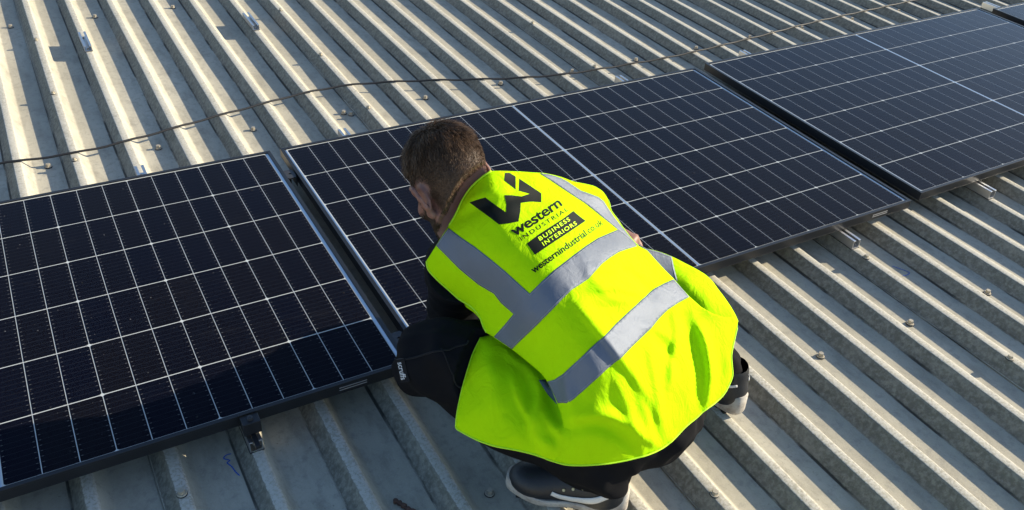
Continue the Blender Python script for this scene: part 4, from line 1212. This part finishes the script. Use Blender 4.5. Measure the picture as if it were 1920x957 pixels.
# knee pocket panel with the white brand tab, hugging the trouser surface
from mathutils.bvhtree import BVHTree
tbvh = BVHTree.FromPolygons([tuple(p) for p in tv], [tuple(map(int, p)) for p in tf])
def on_trousers(p, off=.001):
    loc, nr, _, _ = tbvh.find_nearest(Vector(p))
    return loc + nr * off, nr
def seam(name, pts, r, mat):
    P = spline(pts, 8)
    o = tube(name, [on_trousers(p, r * .4)[0] for p in P], r, mat, None, 6)
    o.parent = trousers
    return o

V1, F1, _ = patch(BACK_OUT, hb, .0055)
V2, F2, _ = patch(SIDE_L_OUT, hl_, .0055)
V3, F3, _ = patch(SIDE_R_OUT, hr_, .0055)
VV = list(map(tuple, V1)); FF = list(F1)
for V_, F_ in ((V2, F2), (V3, F3)):
    n = len(VV); VV += list(map(tuple, V_)); FF += [tuple(i + n for i in f) for f in F_]
# cloth turning forward over both shoulders and down the front edge of the flaps
def skirt(poly, hfun, i0, i1, depth, inward):
    global VV, FF
    idx = [i % len(poly) for i in range(i0, i1 + 1)]
    P = spline([poly[i] for i in idx], 4); ctr = np.mean(np.array(poly), 0)
    n0 = len(VV); rows = 5
    h = hfun(P)
    for r_ in range(rows):
        t = r_ / (rows - 1)
        q = P + (ctr - P) / np.linalg.norm(ctr - P, axis=1)[:, None] * inward * t * t
        VV += list(map(tuple, cloth_pt(q, h - depth * t ** .8)))
    m_ = len(P)
    FF += [(n0 + r_ * m_ + i, n0 + r_ * m_ + i + 1, n0 + (r_ + 1) * m_ + i + 1, n0 + (r_ + 1) * m_ + i) for r_ in range(rows - 1) for i in range(m_ - 1)]
skirt(BACK_OUT, hb, 4, 11, .07, .012)
skirt(BACK_OUT, hb, 71, 80, .07, .012)
skirt(SIDE_R_OUT, hr_, 1, 12, .09, .010)
vest = mesh_obj('vest', VV, FF, M['lime'], None, True)
bm = bmesh.new(); bm.from_mesh(vest.data); bmesh.ops.recalc_face_normals(bm, faces=bm.faces); bm.to_mesh(vest.data); bm.free()
vest.data.polygons.foreach_set('use_smooth', [True] * len(vest.data.polygons))
so = vest.modifiers.new('thick', 'SOLIDIFY'); so.thickness = .0012; so.offset = 0
adopt(vest)
vest['label'] = 'sleeveless fluorescent lime vest with grey reflective tape'

# front half of the vest, closed round the chest
W_ = Field((-1.02, -1.10, .02), (-.40, -.50, .56), .008)
W_.chain([tuple(np.array(neck) - (0, -.005, .060)), chest, waist], [.062, .142, .146], .06)
W_.cone(shL, shR, .070, .068, .05)
fwd = np.array((-.10, .80, -.55)); fwd /= np.linalg.norm(fwd)
spn = np.array(neck) - np.array(waist); spn /= np.linalg.norm(spn)
def front_cut(P):
    d1 = -(((P - np.array(chest)) @ fwd) - .030)
    d2 = -(((P - np.array(waist)) @ spn) + .02)
    d3 = -d_cone(P, shL, elL, .080, .078); d4 = -d_cone(P, shR, elR, .078, .076); d5 = -d_cone(P, neck, hp(0, 0, -.02), .072, .072)
    return np.maximum.reduce([d1, d2, d3, d4, d5])
shellF = np.abs(W_.F + .003) - .0055
sl, PP = W_.sub(W_.lo, W_.lo + W_.h * (W_.n - 1))
W_.F = np.maximum(shellF, front_cut(PP))
wv, wf = W_.mesh()
fr_o = np_mesh('front_panel', wv, wf, M['lime'], None); fr_o.parent = vest; tuck(fr_o, .006)

# reflective tape
for nm, poly, hf in (('reflective_tape', TAPE_UPPER, hb), ('reflective_tape', TAPE_SHOULDER_R, hb), ('reflective_tape', TAPE_LOWER, hb), ('reflective_tape', TAPE_SIDE_R, hr_), ('reflective_tape', TAPE_SIDE_L, hl_)):
    cloth(nm, poly, hf, M['tape'], vest, .0055, .0015, .0008)
# rows of stitching just inside the tape edges
def stitch(poly, hfun):
    P = np.array(poly); Q = np.roll(P, -1, 0)
    area = np.sum(P[:, 0] * Q[:, 1] - Q[:, 0] * P[:, 1])
    t = np.roll(P, -1, 0) - np.roll(P, 1, 0); t /= np.linalg.norm(t, axis=1)[:, None] + 1e-9
    nn = np.stack([-t[:, 1], t[:, 0]], 1) * np.sign(area)
    L = densify(P + nn * .0030, .004); L = np.vstack([L, L[:1]])
    tube('stitching', cloth_pt(L, hfun(L) + .0021), .00045, M['thread'], vest, 4)
for poly, hf in ((TAPE_UPPER, hb), (TAPE_SHOULDER_R, hb), (TAPE_LOWER, hb), (TAPE_SIDE_R, hr_)): stitch(poly, hf)
# bound edges
def binding(poly, hfun, i0, i1, r=.0020):
    P = spline([poly[i % len(poly)] for i in range(i0, i1 + 1)], 6)
    tube('edge_binding', cloth_pt(P, hfun(P) + .0004), r, M['binding'], vest, 6)
binding(BACK_OUT, hb, 0, 6); binding(BACK_OUT, hb, 10, 20); binding(BACK_OUT, hb, 34, 52); binding(BACK_OUT, hb, 64, 72, .0016)
binding(SIDE_L_OUT, hl_, 7, 15); binding(SIDE_L_OUT, hl_, 0, 7, .0014)
# printed emblem and lettering
cloth('emblem', EMBLEM_SMALL, hb, M['print'], vest, .005, .0014, 0)
cloth('emblem', EMBLEM_LARGE, hb, M['print'], vest, .005, .0014, 0)
cloth('print_box', PRINT_BOX, hb, M['print'], vest, .005, .0014, 0)
def text_mesh(body_, bold=0.0, shear=0.0, space=1.0):
    cu = bpy.data.curves.new('lettering_curve', 'FONT'); cu.body = body_; cu.size = 1.0; cu.offset = bold
    cu.space_character = space; cu.resolution_u = 3
    o = bpy.data.objects.new('lettering_tmp', cu); C.objects.link(o)
    dg = bpy.context.evaluated_depsgraph_get(); dg.update()
    me = bpy.data.meshes.new_from_object(o.evaluated_get(dg))
    v = np.zeros(len(me.vertices) * 3); me.vertices.foreach_get('co', v); v = v.reshape(-1, 3)[:, :2]
    F = [tuple(p.vertices) for p in me.polygons]
    bpy.data.objects.remove(o); bpy.data.curves.remove(cu); bpy.data.meshes.remove(me)
    return v, F
def print_text(parts, line, height, mat, off=.0015):
    """set text along a printed base line; height = metres per font unit, width stretched to the line"""
    meshes = []; x0 = 0.0
    for s, bold, sp in parts:
        v, F = text_mesh(s, bold, 0, sp); v = v.copy(); lo = v[:, 0].min(); v[:, 0] += x0 - lo
        x0 = v[:, 0].max() + .09; meshes.append((v, F))
    W = max(m_[0][:, 0].max() for m_ in meshes)
    P = spline(line, 10); seg = np.r_[0, np.cumsum(np.linalg.norm(np.diff(P, axis=0), axis=1))]
    for v, F in meshes:
        s = v[:, 0] / W * seg[-1]
        base = np.stack([np.interp(s, seg, P[:, 0]), np.interp(s, seg, P[:, 1])], 1)
        t = np.stack([np.interp(np.clip(s + .002, 0, seg[-1]), seg, P[:, k]) - np.interp(np.clip(s - .002, 0, seg[-1]), seg, P[:, k]) for k in (0, 1)], 1)
        t /= np.linalg.norm(t, axis=1)[:, None]; nn = np.stack([-t[:, 1], t[:, 0]], 1)
        ab = base + nn * (v[:, 1] * height)[:, None]
        o = mesh_obj('lettering', cloth_pt(ab, hb(ab) + off), F, mat, vest); fix_normals(o)
print_text([('western', .022, .96)], LINE_WESTERN, .0300, M['print'])
print_text([('INDUSTRIAL', .004, 1.35)], LINE_INDUSTRIAL, .0118, M['print'])
print_text([('BUSINESS', .012, 1.2)], LINE_BUSINESS, .0112, M['print_lime'], .0022)
print_text([('INTERIORS', .012, 1.2)], LINE_INTERIORS, .0112, M['print_lime'], .0022)
print_text([('westernindustrial', .016, 1.0), ('.co.uk', .003, 1.0)], LINE_WEB, .0185, M['print'])

# trouser details: knee pocket seams and the small white woven tab
kL = np.array(kneeL); aL = np.array(ankL)
seam('seam', [kL + (-.10, -.01, .035), kL + (-.03, -.06, .08), kL + (.05, -.07, .085)], .0016, M['patch'])
seam('seam', [kL + (-.02, -.05, .07), kL + (.0, -.11, .0), kL + (.06, -.13, -.07)], .0016, M['patch'])
c0, nr = on_trousers(TAB_AT, .0)
nr = Vector((-.62, -.62, .48)).normalized(); c0 = c0 + nr * .0065
dn = Vector((.10, -.42, -.88)); dn = (dn - nr * dn.dot(nr)).normalized(); ac = nr.cross(dn).normalized()
MBt = [c0 + dn * a * .024 + ac * b * .009 for a, b in ((-1, -1), (1, -1), (1, 1), (-1, 1))]
MBt += [p - nr * .012 for p in MBt]
tab = mesh_obj('woven_tab', MBt, [(0, 1, 2, 3), (7, 6, 5, 4), (0, 4, 5, 1), (1, 5, 6, 2), (2, 6, 7, 3), (3, 7, 4, 0)], M['patch'], trousers)
v, F = text_mesh('scruffs', .015)
v = v - (v.min(0) + v.max(0)) / 2; v = v / (v[:, 0].max() - v[:, 0].min()) * .036
lt = mesh_obj('lettering', [c0 + nr * .0012 - dn * float(-x) + ac * float(y) * 1.15 for x, y in v], F, M['white_label'], trousers)
